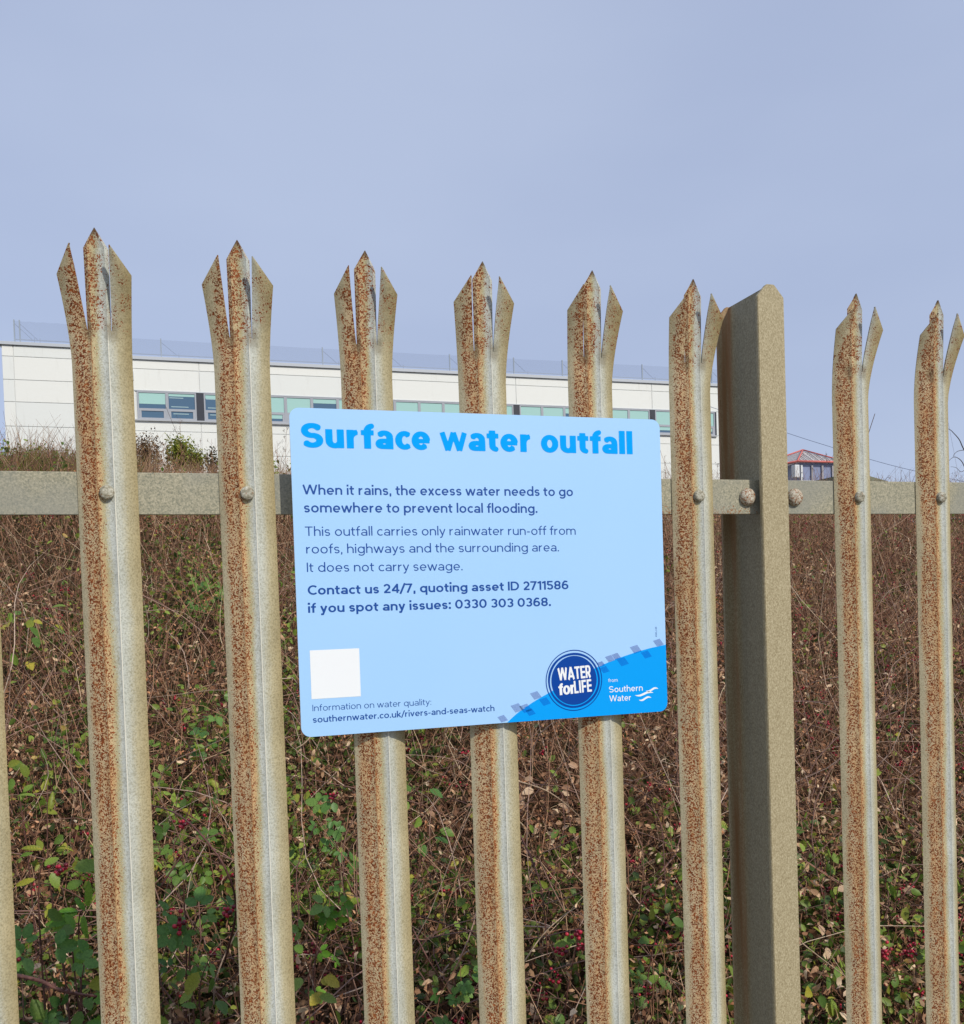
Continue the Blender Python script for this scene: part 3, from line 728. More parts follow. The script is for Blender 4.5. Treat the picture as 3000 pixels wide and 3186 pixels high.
M['twig'] = LF('dead_twig', [(0, srgb(84, 56, 44)), (.4, srgb(136, 98, 76)), (.75, srgb(170, 130, 104)), (.94, srgb(198, 166, 138)), (1, srgb(226, 206, 180))], .0, .85)
M['twig_p'] = LF('pale_dry_stalk', [(0, srgb(140, 104, 84)), (.6, srgb(176, 144, 118)), (1, srgb(212, 192, 164))], .0, .85)
M['cane'] = mat_flat('bramble_cane', srgb(98, 66, 58), .6, .3, .3, 60, .45)
M['cane_pale'] = mat_flat('dry_cane', srgb(168, 146, 122), .7, .3, .3, 60, .35)
M['berry'] = LF('bramble_berry', [(0, srgb(30, 14, 20)), (.25, srgb(92, 16, 34)), (.7, srgb(160, 26, 54)), (1, srgb(186, 54, 70))], .0, .3)
def kgreen(x, y):
    a = vnoise(x, y, 2.4, 3)+.45*vnoise(x, y, 7., 9)
    near = np.clip((2.6-y)/1.2, 0, 1)*.75+np.clip((1.4-x)/2.6, -.3, 1)*.30
    return np.clip((a*1.3+near+.30)*.56*np.clip(1.15-.30*np.clip(x-.4, 0, 3), .35, 1.15), .07, .92)
def kpatch(x, y): return np.clip((vnoise(x, y, 2.0, 41)+.6*vnoise(x, y, 6.5, 42)-.15)*1.2*np.clip(1.3-.42*np.clip(x, 0, 3), .12, 1), 0, 1)
def kdead(x, y): return np.clip((1-.5*kgreen(x, y))*np.clip(1.15-(y-1.6)/4.2, .32, 1), .1, 1)
bulk('dead_leaf_litter', curlT, curlF, 115000, (.018, .044), M['dead'], 0, kdead, label='brown curled dead bramble leaves covering the bank behind the fence')
bulk('green_undergrowth', leafT, leafF, 120000, (.016, .040), M['green'], .06, kgreen, ub=.8, label='small green leaves growing through the dead stems on the bank')
bulk('leafy_green_patches', leafT, leafF, 60000, (.022, .048), M['green_l'], .14, kpatch, bias=.95, ub=.6, lift=.24, label='fresher green leaf patches dotted over the bank')
# thin dead stems
def stems(name, n, L, rad, lean, mat, keep=None, bias=1.15, segs=3, label='', bend=.25, zoff=-.08, up=1.0, ymax=8.4, ymin=.55):
    x, y = field(n, ymin=ymin, ymax=ymax, bias=bias)
    if keep is not None:
        k = keep(x, y) > rng.random(n); x, y = x[k], y[k]
    n = len(x); base = np.stack([x, y, hz(x, y)+zoff+.1*rng.random(n)], -1)
    d = unit(np.stack([rng.normal(size=n)*lean, rng.normal(size=n)*lean, np.full(n, up)*np.abs(rng.normal(1, .25, n))], -1))
    if up == 0: d = unit(rng.normal(size=(n, 3))*np.array([1, 1, .45]))
    side = unit(np.cross(d, rng.normal(size=(n, 3)))); b2 = np.cross(d, side); ln_ = rng.uniform(*L, n); r = rng.uniform(*rad, n)
    V = np.zeros((n, (segs+1)*3, 3)); bd = rng.normal(size=n)*bend
    for s in range(segs+1):
        t = s/segs; c = base+d*(ln_*t)[:, None]+side*(ln_*bd*t*t)[:, None]+b2*(ln_*.12*np.sin(t*5+x*9))[:, None]; c[:, 2] -= ln_*.12*t*t
        rr = r*(1-.65*t)
        for q in range(3):
            a = q*2.0944; V[:, s*3+q] = c+side*(rr*math.cos(a))[:, None]+b2*(rr*math.sin(a))[:, None]
    f = []
    for s in range(segs):
        for q in range(3): f.append((s*3+q, s*3+(q+1) % 3, s*3+3+(q+1) % 3, s*3+3+q))
    F = np.array(f)[None]+(np.arange(n)*(segs+1)*3)[:, None, None]
    o = link(name, big_mesh(name, V.reshape(-1, 3), F.reshape(-1, 4), mat, True)); tag(o, label, 'dead stems', kind='stuff'); return o
kup = lambda x, y: np.clip(.25+.75*np.clip((y-2)/3.5, 0, 1)+.2*vnoise(x, y, 1.5, 21), .12, 1)
stems('upright_dead_stems', 24000, (.22, .60), (.0010, .0030), .20, M['twig'], kup, .75, 3, 'upright brown dead weed stems crowding the upper bank')
stems('pale_upright_stems', 2600, (.25, .60), (.0016, .0034), .35, M['twig_p'], kup, .85, 4, 'paler thick dry stalks among the upper bank weeds')
stems('tangled_twigs', 21000, (.07, .22), (.0010, .0024), 1., M['twig'], None, 1.2, 2, 'fine tangle of dead twigs all over the bank', up=0, zoff=.02)
stems('dead_bramble_stems', 1500, (.30, .80), (.0018, .0036), 1.1, M['twig'], None, 1.2, 6, 'long dead bramble stems lying across the bank', bend=.7, zoff=.0, ymax=5.8, ymin=1.3)
# dead weed stalks set with shrivelled leaves
x, y = field(3400, ymin=1.3, ymax=8.0, bias=.72); kk = kup(x, y) > rng.random(len(x)); x, y = x[kk], y[kk]; n = len(x)
Hs = rng.uniform(.22, .50, n); lx_, ly_ = rng.normal(0, .16, n), rng.normal(-.05, .12, n); P3, S3 = [], []
for i in range(18):
    t = .25+.75*(i+rng.random(n))/18
    P3.append(np.stack([x+lx_*Hs*t+rng.normal(0, .011, n), y+ly_*Hs*t+rng.normal(0, .011, n), hz(x, y)-.05+Hs*t], -1)); S3.append(rng.uniform(.010, .026, n)*(1.2-.5*t))
P3 = np.concatenate(P3); S3 = np.concatenate(S3); Rm = frames(len(P3), 0)
hang = rng.random(len(P3)) < .6; d = unit(np.stack([rng.normal(0, .4, len(P3)), rng.normal(0, .4, len(P3)), -np.ones(len(P3))], -1)); nn_ = unit(np.cross(d, rng.normal(size=(len(P3), 3)))); R2 = np.stack([np.cross(d, nn_), d, nn_], -1)
Rm[hang] = R2[hang]; M['shriv'] = LF('shrivelled_weed_leaf', [(0, srgb(104, 72, 54)), (.5, srgb(156, 114, 88)), (.9, srgb(184, 144, 118)), (1, srgb(214, 182, 154))], .12, .85)
V, F = scatter(curlT, curlF, P3, Rm, np.stack([S3*.55, S3, S3*.6], -1))
tag(link('shrivelled_weed_leaves', big_mesh('shrivelled_weed_leaves', V, F, M['shriv'], True)), 'shrivelled brown leaves hanging on the dead weed stalks of the bank', 'dead leaves', kind='stuff')
# cream curled leaves caught on the brambles under the sign and to its right
x, y = field(4200, ymin=.9, ymax=4.6, bias=1.1); kk = np.clip(.35+.8*vnoise(x, y, 3.4, 61)+.25*np.clip(x-.6, -1, 1), 0, 1) > rng.random(len(x)); x, y = x[kk], y[kk]; n = len(x)
M['cream'] = LF('cream_curled_leaf', [(0, srgb(164, 122, 92)), (.5, srgb(204, 168, 134)), (1, srgb(236, 212, 180))], .2, .8)
cp = np.stack([x, y, hz(x, y)+.17+.14*rng.random(n)], -1); P3 = np.concatenate([cp+rng.normal(0, .016, (n, 3)) for _ in range(2)]); S3 = rng.uniform(.018, .042, len(P3))
V, F = scatter(curlT, curlF, P3, frames(len(P3), .3), np.stack([S3*.8, S3, S3*1.3], -1))
tag(link('cream_curled_leaves', big_mesh('cream_curled_leaves', V, F, M['cream'], True)), 'cream curled dead leaves caught in the brambles', 'dead leaves', kind='stuff')
M['cane_s'] = LF('greyish_pink_cane', [(0, srgb(104, 74, 68)), (.6, srgb(150, 118, 106)), (1, srgb(196, 174, 158))], .0, .7)
stems('greyish_bramble_canes', 620, (.35, .95), (.0020, .0036), 1.3, M['cane_s'], None, 1.5, 8, 'greyish pink bramble canes arching through the lower bank', bend=.8, zoff=.08, ymax=4.4, ymin=1.35)
# seed heads / flower fluff clusters, brown
x, y = field(620, bias=.9); cl = []
for a, b in zip(x, y):
    m = 26; c = rng.normal(size=(m, 3))*np.array([.035, .035, .03])+np.array([a, b, float(hz(a, b))+.27]); cl.append(c)
P3 = np.concatenate(cl); V, F = scatter(curlT, curlF, P3, frames(len(P3)), rng.uniform(.009, .020, len(P3)))
M['head'] = LF('dry_flower_head', [(0, srgb(124, 80, 54)), (.6, srgb(180, 124, 88)), (1, srgb(208, 162, 126))], .1, .9)
tag(link('dry_flower_heads', big_mesh('dry_flower_heads', V, F, M['head'])), 'clusters of dry rusty brown flower heads on the bank', 'flower heads', kind='stuff')
# berries
ico = bmesh.new(); bmesh.ops.create_icosphere(ico, subdivisions=1, radius=1.); icv = [tuple(v.co) for v in ico.verts]; icf = [tuple(v.index for v in f.verts) for f in ico.faces]; ico.free()
x, y = field(2300, ymax=6.5, bias=1.5); kk = (np.clip(.5+.5*vnoise(x, y, 3., 31)+.1*(x-1), 0, 1)**2 > rng.random(len(x))*.75); x, y = x[kk], y[kk]
cl = []
for a, b in zip(x, y):
    m = rng.integers(4, 11); c = rng.normal(size=(m, 3))*.011+np.array([a, b, float(hz(a, b))+.12+.12*rng.random()]); cl.append(c)
P3 = np.concatenate(cl); V, F = scatter(icv, icf, P3, frames(len(P3)), rng.uniform(.0034, .0062, len(P3)))
tag(link('ripening_berries', big_mesh('ripening_berries', V, F, M['berry'], True)), 'small dark red bramble berries scattered through the undergrowth', 'berries', kind='stuff')

# ------------------------------------------------------------------ planting: individual plants
def tube(pts, r0, r1, n=6, mat=None, name='cane', parent=None, thorns=False, seed=0):
    r_ = random.Random(seed); pts = [Vector(p) for p in pts]; bm = bmesh.new(); prev = None; k = len(pts)
    up = Vector((.3, .9, .2))
    rings = []
    for i, p in enumerate(pts):
        d = (pts[min(i+1, k-1)]-pts[max(i-1, 0)]).normalized(); a = d.cross(up).normalized(); b = d.cross(a); r = r0+(r1-r0)*i/(k-1)
        rings.append([bm.verts.new(p+(a*math.cos(q*math.tau/n)+b*math.sin(q*math.tau/n))*r) for q in range(n)])
    for A_, B_ in zip(rings[:-1], rings[1:]):
        for q in range(n): bm.faces.new((A_[q], A_[(q+1) % n], B_[(q+1) % n], B_[q]))
    bm.faces.new(rings[-1]); bm.faces.new(rings[0][::-1])
    if thorns:
        for i in range(1, k-1):
            for _ in range(2):
                p = pts[i].lerp(pts[i+1], r_.random()); d = (pts[i+1]-pts[i]).normalized(); s = d.cross(Vector((r_.gauss(0, 1), r_.gauss(0, 1), r_.gauss(0, 1)))).normalized()
                r = r0*.9; a = p+s*r*.8; v = [bm.verts.new(a+d*r*.9), bm.verts.new(a-d*r*.9), bm.verts.new(a+d.cross(s)*r*.4), bm.verts.new(a+s*r*1.9-d*r*.5)]
                bm.faces.new((v[0], v[2], v[3])); bm.faces.new((v[2], v[1], v[3])); bm.faces.new((v[1], v[0], v[3]))
    bmesh.ops.recalc_face_normals(bm, faces=bm.faces[:])
    return bmobj(name, bm, mat, parent, True)
def leaflet(bm, o, d, n_, L, W, teeth=5, fold=.18, droop=.15):
    """serrated, folded leaflet starting at o along d with normal n_"""
    s = d.cross(n_).normalized(); mid = []; Ls = []; Rs = []
    K = teeth
    for i in range(K+1):
        t = i/K; wv = W*math.sin(math.pi*min(1, t**.8*.97+.03))**.8*(1 if i < K else 0); c = o+d*L*t-n_*L*droop*t*t
        mid.append(bm.verts.new(c))
        if 0 < i < K:
            Ls.append((bm.verts.new(c+s*wv+n_*wv*fold+d*L*.05), bm.verts.new(c+s*wv*.80+n_*wv*fold*.8+d*L*.07)))
            Rs.append((bm.verts.new(c-s*wv+n_*wv*fold+d*L*.05), bm.verts.new(c-s*wv*.80+n_*wv*fold*.8+d*L*.07)))
    for side, X_ in ((1, Ls), (-1, Rs)):
        def f(*v):
            try: bm.faces.new(v if side > 0 else v[::-1])
            except ValueError: pass
        f(mid[0], X_[0][0], mid[1])
        for i in range(K-2):
            f(mid[i+1], X_[i][0], X_[i][1]); f(mid[i+1], X_[i][1], X_[i+1][0], mid[i+2])
        f(mid[K-1], X_[K-2][0], mid[K])
def leaf_mesh(kind, seed):
    r = random.Random(seed); bm = bmesh.new(); Z = Vector((0, 0, 1))
    if kind == 'bramble':
        spec = [((0, 1, 0), .30, 1.0), ((.85, .45, 0), .18, .8), ((-.85, .45, 0), .18, .8)]
        if r.random() < .55: spec += [((.8, -.45, .05), .16, .6), ((-.8, -.45, .05), .16, .6)]
        for d, off_, sc in spec:
            d = Vector(d); d.z += r.uniform(-.25, .12); d.normalize(); n_ = (Z+Vector((r.uniform(-.3, .3), r.uniform(-.3, .3), 0))); n_ = (n_-d*n_.dot(d)).normalized()
            leaflet(bm, d*off_*.4, d, n_, .62*sc, .23*sc, 6, r.uniform(.1, .4), r.uniform(.05, .3))
    elif kind == 'lance':
        leaflet(bm, Vector((0, 0, 0)), Vector((0, 1, 0)), Z, 1., .17, 7, .3, .35)
    else:
        leaflet(bm, Vector((0, 0, 0)), Vector((0, 1, 0)), Z, 1., .34, 6, .22, .2)
    me = bpy.data.meshes.new('leaf'); bm.to_mesh(me); bm.free(); me.polygons.foreach_set('use_smooth', [True]*len(me.polygons)); return me
VL = lambda nm, st: mat_leaf(nm, st, .28, .45, 14, True)
M['bl_dark'] = VL('dark_bramble_leaf', [(0, srgb(72, 108, 54)), (.5, srgb(96, 138, 66)), (1, srgb(120, 154, 76))])
M['bl_bright'] = VL('bright_green_leaf', [(0, srgb(78, 124, 36)), (.6, srgb(104, 150, 44)), (1, srgb(128, 164, 60))])
M['bl_yellow'] = VL('yellowing_leaf', [(0, srgb(112, 128, 44)), (.5, srgb(148, 152, 52)), (1, srgb(182, 168, 64))])
M['bl_mid'] = VL('mid_green_leaf', [(0, srgb(78, 108, 44)), (.6, srgb(106, 138, 54)), (1, srgb(136, 154, 62))])
M['bl_tan'] = VL('withered_tan_leaf', [(0, srgb(150, 112, 84)), (.6, srgb(186, 150, 120)), (1, srgb(212, 184, 154))])
LM = {}
def leafs(kind, mk):
    key = (kind, mk)
    if key not in LM:
        LM[key] = []
        for s in range(3):
            me = leaf_mesh(kind, s*7+len(LM)); me.materials.append(M[mk]); LM[key].append(me)
    return LM[key]
def berry_mesh(seed):
    r = random.Random(seed); V, F = scatter(icv, icf, np.array([[r.gauss(0, .009), r.gauss(0, .009), r.gauss(0, .012)] for _ in range(12)]), frames(12), np.array([r.uniform(.0042, .0062) for _ in range(12)]))
    return big_mesh('berry_cluster', V, F, M['berry'], True)
BM = [berry_mesh(i) for i in range(3)]
GR = 'individual plants on the bank behind the fence'
def plant(name, px, py, y, kind, mk, nl, size, label, cat_, stem=None, spread=.12, height=.2, mk2=None, berries=0, seed=0, cane_mat='cane', group=None):
    """a sprig whose leaves centre on the given spot; stem: list of offsets (m) from the centre"""
    r = random.Random(seed+101); c = at(px, py, y); root_z = float(hz(c.x, c.y))-.08
    e = empty(name, (c.x, c.y+.05, root_z), label, cat_, group or GR)
    st = stem or [(r.uniform(-.05, .05), .05, root_z-c.z), (r.uniform(-.02, .02), .03, (root_z-c.z)*.4), (0, 0, 0), (r.uniform(-.03, .03), -.02, height*.45)]
    # keep the foot of the stem in the bank
    pts = [Vector((q[0], q[1]-.05, q[2]+c.z-root_z)) for q in st]; pts = [Vector(q) for q in cat([tuple(p) for p in pts], 4)]
    tube(pts, .0028, .0010, 5, M[cane_mat], 'stem', e, name.startswith('bramble'), seed)
    n = len(pts)
    for i in range(nl):
        t = r.uniform(.35, 1.); k = min(n-1, int(t*(n-1))); p = pts[k]
        out = Vector((r.gauss(0, 1), r.gauss(-.5, .7), r.gauss(.1, .5))).normalized(); rad = spread*r.uniform(.25, 1.)
        q = p+Vector((out.x*rad, out.y*rad*.6, out.z*rad*.9))
        m = leafs(kind, mk2 if (mk2 and r.random() < .35) else mk)[r.randrange(3)]
        lf = link('leaf', m, e); s = size*r.uniform(.65, 1.15); lf.scale = (s, s, s)
        nrm = Vector((r.gauss(.1, .5), r.gauss(-.75, .35), r.gauss(.75, .4))).normalized(); d = (out-nrm*out.dot(nrm)).normalized()
        if kind == 'lance': d = (Vector((out.x, out.y*.5, -.1+out.z))).normalized(); nrm = (nrm-d*nrm.dot(d)).normalized()
        xx = d.cross(nrm).normalized(); mt = Matrix((xx, d, nrm)).transposed().to_4x4(); lf.matrix_local = Matrix.Translation(q) @ mt @ Matrix.Diagonal((s, s, s, 1))
    for i in range(berries):
        b = link('berry_cluster', BM[i % 3], e); b.location = pts[-1]+Vector((r.gauss(0, spread*.5), r.gauss(-.02, .02), r.gauss(0, spread*.4)))
    return e
B = 'bramble_sprig'
plant(B, 150, 3060, .95, 'bramble', 'bl_dark', 14, .062, 'dark green bramble sprig low left of the first full pale', 'bramble', spread=.10, berries=1, seed=1)
plant(B, 250, 3130, .9, 'oval', 'bl_mid', 9, .045, 'mottled yellow green sprig at the bottom edge beside the first full pale', 'plant', spread=.06, mk2='bl_yellow', seed=2)
plant('leafy_shoot', 225, 2950, 1.0, 'oval', 'bl_bright', 10, .050, 'bright green shoot with upright toothed leaves left of the first full pale', 'plant', spread=.035, height=.08, seed=3)
plant('leafy_shoot', 245, 2870, 1.05, 'lance', 'bl_bright', 7, .052, 'small fresh green star of narrow leaves just above the brightest shoot', 'plant', spread=.02, height=.05, seed=31)
plant('nettle_stem', 150, 2660, 1.15, 'lance', 'bl_yellow', 17, .040, 'tall brown weed stem with drooping yellow green leaves at far left', 'weed', spread=.035, height=.30, mk2='bl_mid', seed=4, stem=[(.03, .06, -.62), (.02, .03, -.3), (0, 0, -.05), (.005, 0, .16)])
plant('leafy_shoot', 60, 2480, 1.6, 'oval', 'bl_yellow', 9, .042, 'yellow green leafy shoot beside the left edge, midway down the bank', 'plant', spread=.07, seed=5, mk2='bl_mid')
plant(B, 120, 2800, 1.0, 'oval', 'bl_mid', 11, .050, 'mid green leaves around the foot of the tall brown weed', 'plant', spread=.09, seed=32, berries=1)
plant(B, 590, 2960, 1.0, 'bramble', 'bl_dark', 14, .058, 'dark green bramble sprig low between the first two full pales', 'bramble', spread=.11, berries=2, seed=6)
plant(B, 620, 3110, .9, 'oval', 'bl_mid', 10, .048, 'pale mottled sprig at the bottom between the first two full pales', 'plant', spread=.08, seed=7, mk2='bl_yellow')
plant(B, 570, 2720, 1.3, 'bramble', 'bl_mid', 11, .050, 'mid green bramble sprig halfway up between the first two full pales', 'bramble', spread=.10, seed=8, berries=1)
plant(B, 660, 2200, 2.6, 'bramble', 'bl_dark', 7, .07, 'three leaved green bramble tip high between the first two full pales', 'bramble', spread=.07, seed=9)
plant(B, 990, 2900, 1.05, 'bramble', 'bl_bright', 9, .055, 'bright green bramble sprig left of the third full pale near the bottom', 'bramble', spread=.07, seed=10, mk2='bl_dark')
plant(B, 960, 3090, .95, 'oval', 'bl_yellow', 9, .044, 'yellowing sprig at the bottom between second and third full pales', 'plant', spread=.07, seed=11, mk2='bl_mid')
plant(B, 1040, 2570, 1.7, 'bramble', 'bl_dark', 9, .062, 'dark green bramble leaves below the sign, left of the third full pale', 'bramble', spread=.09, seed=12, berries=1)
plant(B, 1410, 3110, .95, 'bramble', 'bl_dark', 12, .050, 'cluster of dark bramble leaves at the bottom under the middle of the sign', 'bramble', spread=.08, seed=13)
plant(B, 1310, 2520, 1.9, 'oval', 'bl_mid', 12, .050, 'green leafy sprig close under the sign between third and fourth full pales', 'plant', spread=.10, seed=14, mk2='bl_dark')
plant(B, 1700, 2430, 2.1, 'oval', 'bl_tan', 13, .045, 'withered tan leaves on a sprig under the round emblem of the sign', 'dead plant', spread=.13, seed=15)
plant(B, 1830, 2480, 2.0, 'oval', 'bl_tan', 11, .042, 'pale shrivelled leaves behind the fifth full pale under the sign', 'dead plant', spread=.12, seed=16)
plant(B, 1900, 3090, .95, 'bramble', 'bl_mid', 9, .046, 'mid green bramble sprig at the bottom edge beside the fifth full pale', 'bramble', spread=.08, seed=17, berries=3)
plant(B, 1780, 3010, 1.05, 'oval', 'bl_mid', 6, .042, 'few green leaves among red berries between fourth and fifth full pales', 'bramble', spread=.06, seed=18, berries=4)
plant(B, 2030, 2960, 1.1, 'oval', 'bl_mid', 8, .040, 'small green sprig low between the fifth and sixth full pales', 'plant', spread=.07, seed=19)
plant(B, 2560, 2860, 1.2, 'oval', 'bl_tan', 9, .042, 'withered cream leaves low just right of the fence post', 'dead plant', spread=.08, seed=20)
plant(B, 2560, 3080, 1.0, 'oval', 'bl_mid', 7, .042, 'green and yellow leaves at the bottom right of the fence post', 'plant', spread=.06, seed=21, mk2='bl_yellow')
plant(B, 2790, 2790, 1.3, 'oval', 'bl_tan', 8, .050, 'large cream curled leaves between the two right hand pales', 'dead plant', spread=.07, seed=22)
plant(B, 2780, 3060, 1.05, 'oval', 'bl_mid', 7, .045, 'green leaves and berries at the bottom between the two right hand pales', 'plant', spread=.07, seed=23, berries=3)
plant(B, 640, 1840, 4.2, 'bramble', 'bl_dark', 12, .085, 'dark green bramble patch on the upper bank between the first two full pales', 'bramble', spread=.17, seed=24, mk2='bl_mid')
plant(B, 60, 1960, 3.4, 'oval', 'bl_mid', 14, .060, 'patch of light green leaves on the bank at the left edge', 'plant', spread=.17, seed=25, mk2='bl_yellow')
# arching canes
CG = 'arching bramble canes'
def cane(pts, r0, label, mat='cane', thorns=True, seed=0):
    P_ = [at(*p) for p in pts]; base = P_[0].copy(); base.z = min(p.z for p in P_); e = empty('bramble_cane', tuple(base), label, 'bramble cane', CG)
    tube([Vector(q)-base for q in cat([tuple(p) for p in P_], 6)], r0, r0*.55, 7, M[mat], 'stem', e, thorns, seed)
cane([(700, 2990, 1.25), (735, 2830, 1.05), (700, 2700, 1.0), (620, 2590, 1.05), (545, 2530, 1.15), (470, 2505, 1.3)], .0030, 'long thorny cane arching down between the first two full pales', seed=1)
cane([(20, 3030, .75), (120, 3050, .7), (200, 3085, .68), (300, 3100, .72)], .0042, 'thick purple thorny cane crossing low left of the first full pale', seed=2)
cane([(500, 2760, 1.1), (560, 2670, 1.1), (600, 2630, 1.12), (690, 2590, 1.2)], .0022, 'thin reddish cane rising right between the first two full pales', seed=3)
cane([(1260, 2350, 1.4), (1320, 2390, 1.4), (1380, 2412, 1.45)], .0016, 'short pale cane just under the sign beside the third full pale', 'cane_pale', seed=4)
cane([(1610, 2430, 1.3), (1700, 2460, 1.3), (1770, 2510, 1.35), (1810, 2550, 1.45)], .0022, 'pale cane sloping down behind the fifth full pale under the sign', 'cane_pale', seed=5)
cane([(1620, 3010, 1.1), (1680, 2920, 1.1), (1740, 2860, 1.1), (1790, 2825, 1.15)], .0019, 'tan twig rising right between fourth and fifth full pales', 'cane_pale', seed=6)
cane([(1620, 2600, 1.3), (1665, 2700, 1.2), (1690, 2800, 1.15), (1705, 3000, 1.15)], .0024, 'brown cane hanging straight between fourth and fifth full pales', seed=7)
cane([(2496, 2935, .9), (2560, 2985, .9), (2640, 3045, .92)], .0019, 'white dry twig low right of the fence post', 'cane_pale', False, seed=8)
cane([(2740, 2675, 1.1), (2800, 2680, 1.05), (2860, 2720, 1.05), (2800, 2800, 1.05), (2750, 2880, 1.1)], .0022, 'bent grey cane doubling back between the two right hand pales', seed=9)
cane([(2010, 2500, 1.6), (2055, 2560, 1.5), (2068, 2700, 1.4), (2072, 2850, 1.35)], .0022, 'upright grey cane between sixth full pale and the one before it', seed=10)
cane([(1285, 2890, 1.0), (1330, 2980, .95), (1380, 3060, .95)], .0020, 'thin dark cane slanting down right of the third full pale', seed=11)
cane([(920, 2330, 1.6), (960, 2300, 1.6), (1010, 2220, 1.7), (1090, 2100, 1.9)], .0020, 'pale straight cane slanting up under the left end of the sign', 'cane_pale', False, seed=12)
cane([(905, 3050, 1.1), (930, 2850, 1.15), (925, 2700, 1.2), (985, 2560, 1.3)], .0020, 'grey brown cane standing beside the second full pale', seed=13)

# shrubs, grass and weeds on the crest
def shrub(px, py, y, wd, ht, mat, stops_n, size, label, cat_='shrub', seed=0, name='shrub', lance=False):
    r = np.random.default_rng(seed+5); c = at(px, py, y); gz = float(hz(c.x, c.y))-.1
    e = empty(name, (c.x, c.y, gz), label, cat_, 'shrubs along the crest of the bank'); top = c.z-gz
    for i in range(5):
        a = r.normal(size=3); q = [(0+a[0]*.03, a[1]*.03, 0), (a[0]*.04, a[1]*.04, top*.5), (a[0]*wd*.22, a[1]*wd*.22, top*.8), (a[0]*wd*.3, a[1]*wd*.3, top+ht*.35*r.random())]
        tube(cat(q, 3), .006, .002, 5, M['cane'], 'stem', e)
    p = r.normal(size=(stops_n, 3)); p = unit(p)*(r.random((stops_n, 1))**.45)
    lob = .75+.35*np.sin(p[:, 0]*5+seed)*np.cos(p[:, 1]*4+p[:, 2]*5)
    p = p*lob[:, None]*np.array([wd/2, wd/2, ht/2])+np.array([0, 0, top]); p[:, 2] += .22*ht*(r.random(stops_n)-.3)
    a = unit(r.normal(size=(stops_n, 3))+np.array([0, -.3, .6])); b = unit(np.cross(a, r.normal(size=(stops_n, 3)))); Rm = np.stack([b, np.cross(a, b), a], -1)
    V, F = scatter(leafT, leafF, p, Rm, r.uniform(*size, stops_n)); f = link('foliage', big_mesh('foliage', V, F, mat, True), e); return e
M['shrub_g'] = LF('shrub_green_leaf', [(0, srgb(84, 98, 30)), (.5, srgb(124, 138, 46)), (.85, srgb(160, 166, 64)), (1, srgb(186, 186, 84))], .3, .5)
M['shrub_b'] = LF('shrub_brown_leaf', [(0, srgb(66, 48, 34)), (.5, srgb(108, 84, 58)), (1, srgb(140, 116, 80))], .2, .7)
M['shrub_d'] = LF('shrub_dark_leaf', [(0, srgb(40, 44, 24)), (.6, srgb(74, 74, 38)), (1, srgb(104, 92, 52))], .2, .6)
shrub(560, 1424, 8.6, 0.36, 0.47, M['shrub_g'], 2600, (.016, .032), 'bright green shrub on the crest between the first two full pales', seed=1)
shrub(610, 1440, 8.5, 0.31, 0.31, M['shrub_g'], 1300, (.014, .028), 'low yellow green shrub right of the brighter crest shrub', seed=2)
shrub(455, 1425, 8.4, 0.42, 0.47, M['shrub_b'], 2400, (.014, .028), 'brown twiggy shrub on the crest right of the first full pale', seed=3)
shrub(662, 1445, 8.4, 0.20, 0.36, M['shrub_d'], 500, (.014, .028), 'dark narrow shrub on the crest left of the second full pale', seed=4)
shrub(150, 1450, 7.6, .60, .34, M['shrub_d'], 1500, (.012, .026), 'olive bramble mound on the crest left of the first full pale', seed=5)
shrub(30, 1470, 7.6, .36, .22, M['shrub_g'], 800, (.014, .028), 'light green tuft on the crest at the left edge', seed=6)
def grass(px0, px1, y0, y1, n, h, mat, label, name='dry_grass', top=None):
    A_ = at(px0, 1480, y0); B_ = at(px1, 1480, y0); x = rng.uniform(min(A_.x, B_.x), max(A_.x, B_.x), n); y = rng.uniform(y0, y1, n)
    ln_ = rng.uniform(h*.45, h, n); base = np.stack([x, y, hz(x, y)-.05], -1); lx = rng.normal(.12, .16, n); ly = rng.normal(0, .12, n)
    V = np.zeros((n, 7, 3)); wv = rng.uniform(.0012, .0030, n)
    for s in range(3):
        t = s/3; c = base+np.stack([lx*ln_*t*t*1.6, ly*ln_*t, ln_*t], -1); V[:, 2*s] = c-np.stack([wv*(1-t*.5), 0*wv, 0*wv], -1); V[:, 2*s+1] = c+np.stack([wv*(1-t*.5), 0*wv, 0*wv], -1)
    V[:, 6] = base+np.stack([lx*ln_*1.6, ly*ln_, ln_], -1)
    f = [(0, 1, 3), (0, 3, 2), (2, 3, 5), (2, 5, 4), (4, 5, 6)]
    F = np.array(f)[None]+(np.arange(n)*7)[:, None, None]
    tag(link(name, big_mesh(name, V.reshape(-1, 3), F.reshape(-1, 3), mat)), label, 'grass', kind='stuff')
M['grass_d'] = LF('dry_grass_blade', [(0, srgb(110, 84, 72)), (.5, srgb(150, 120, 98)), (1, srgb(190, 166, 130))], .2, .8)
M['grass_g'] = LF('olive_grass_blade', [(0, srgb(74, 78, 34)), (.6, srgb(110, 110, 50)), (1, srgb(146, 138, 70))], .3, .7)
M['grass_p'] = LF('plum_grass_head', [(0, srgb(96, 66, 62)), (.6, srgb(128, 92, 84)), (1, srgb(160, 126, 112))], .2, .8)
grass(-60, 420, 6.2, 8.2, 3600, .36, M['grass_p'], 'plum brown seeding grass on the crest at the left', 'seeding_grass')
grass(-60, 420, 6.2, 8.0, 5200, .34, M['grass_g'], 'olive green grass on the crest at the left', 'olive_grass')
grass(-60, 420, 6.6, 8.6, 220, .58, M['grass_d'], 'tall thin dry grass blades above the left crest', 'tall_grass')
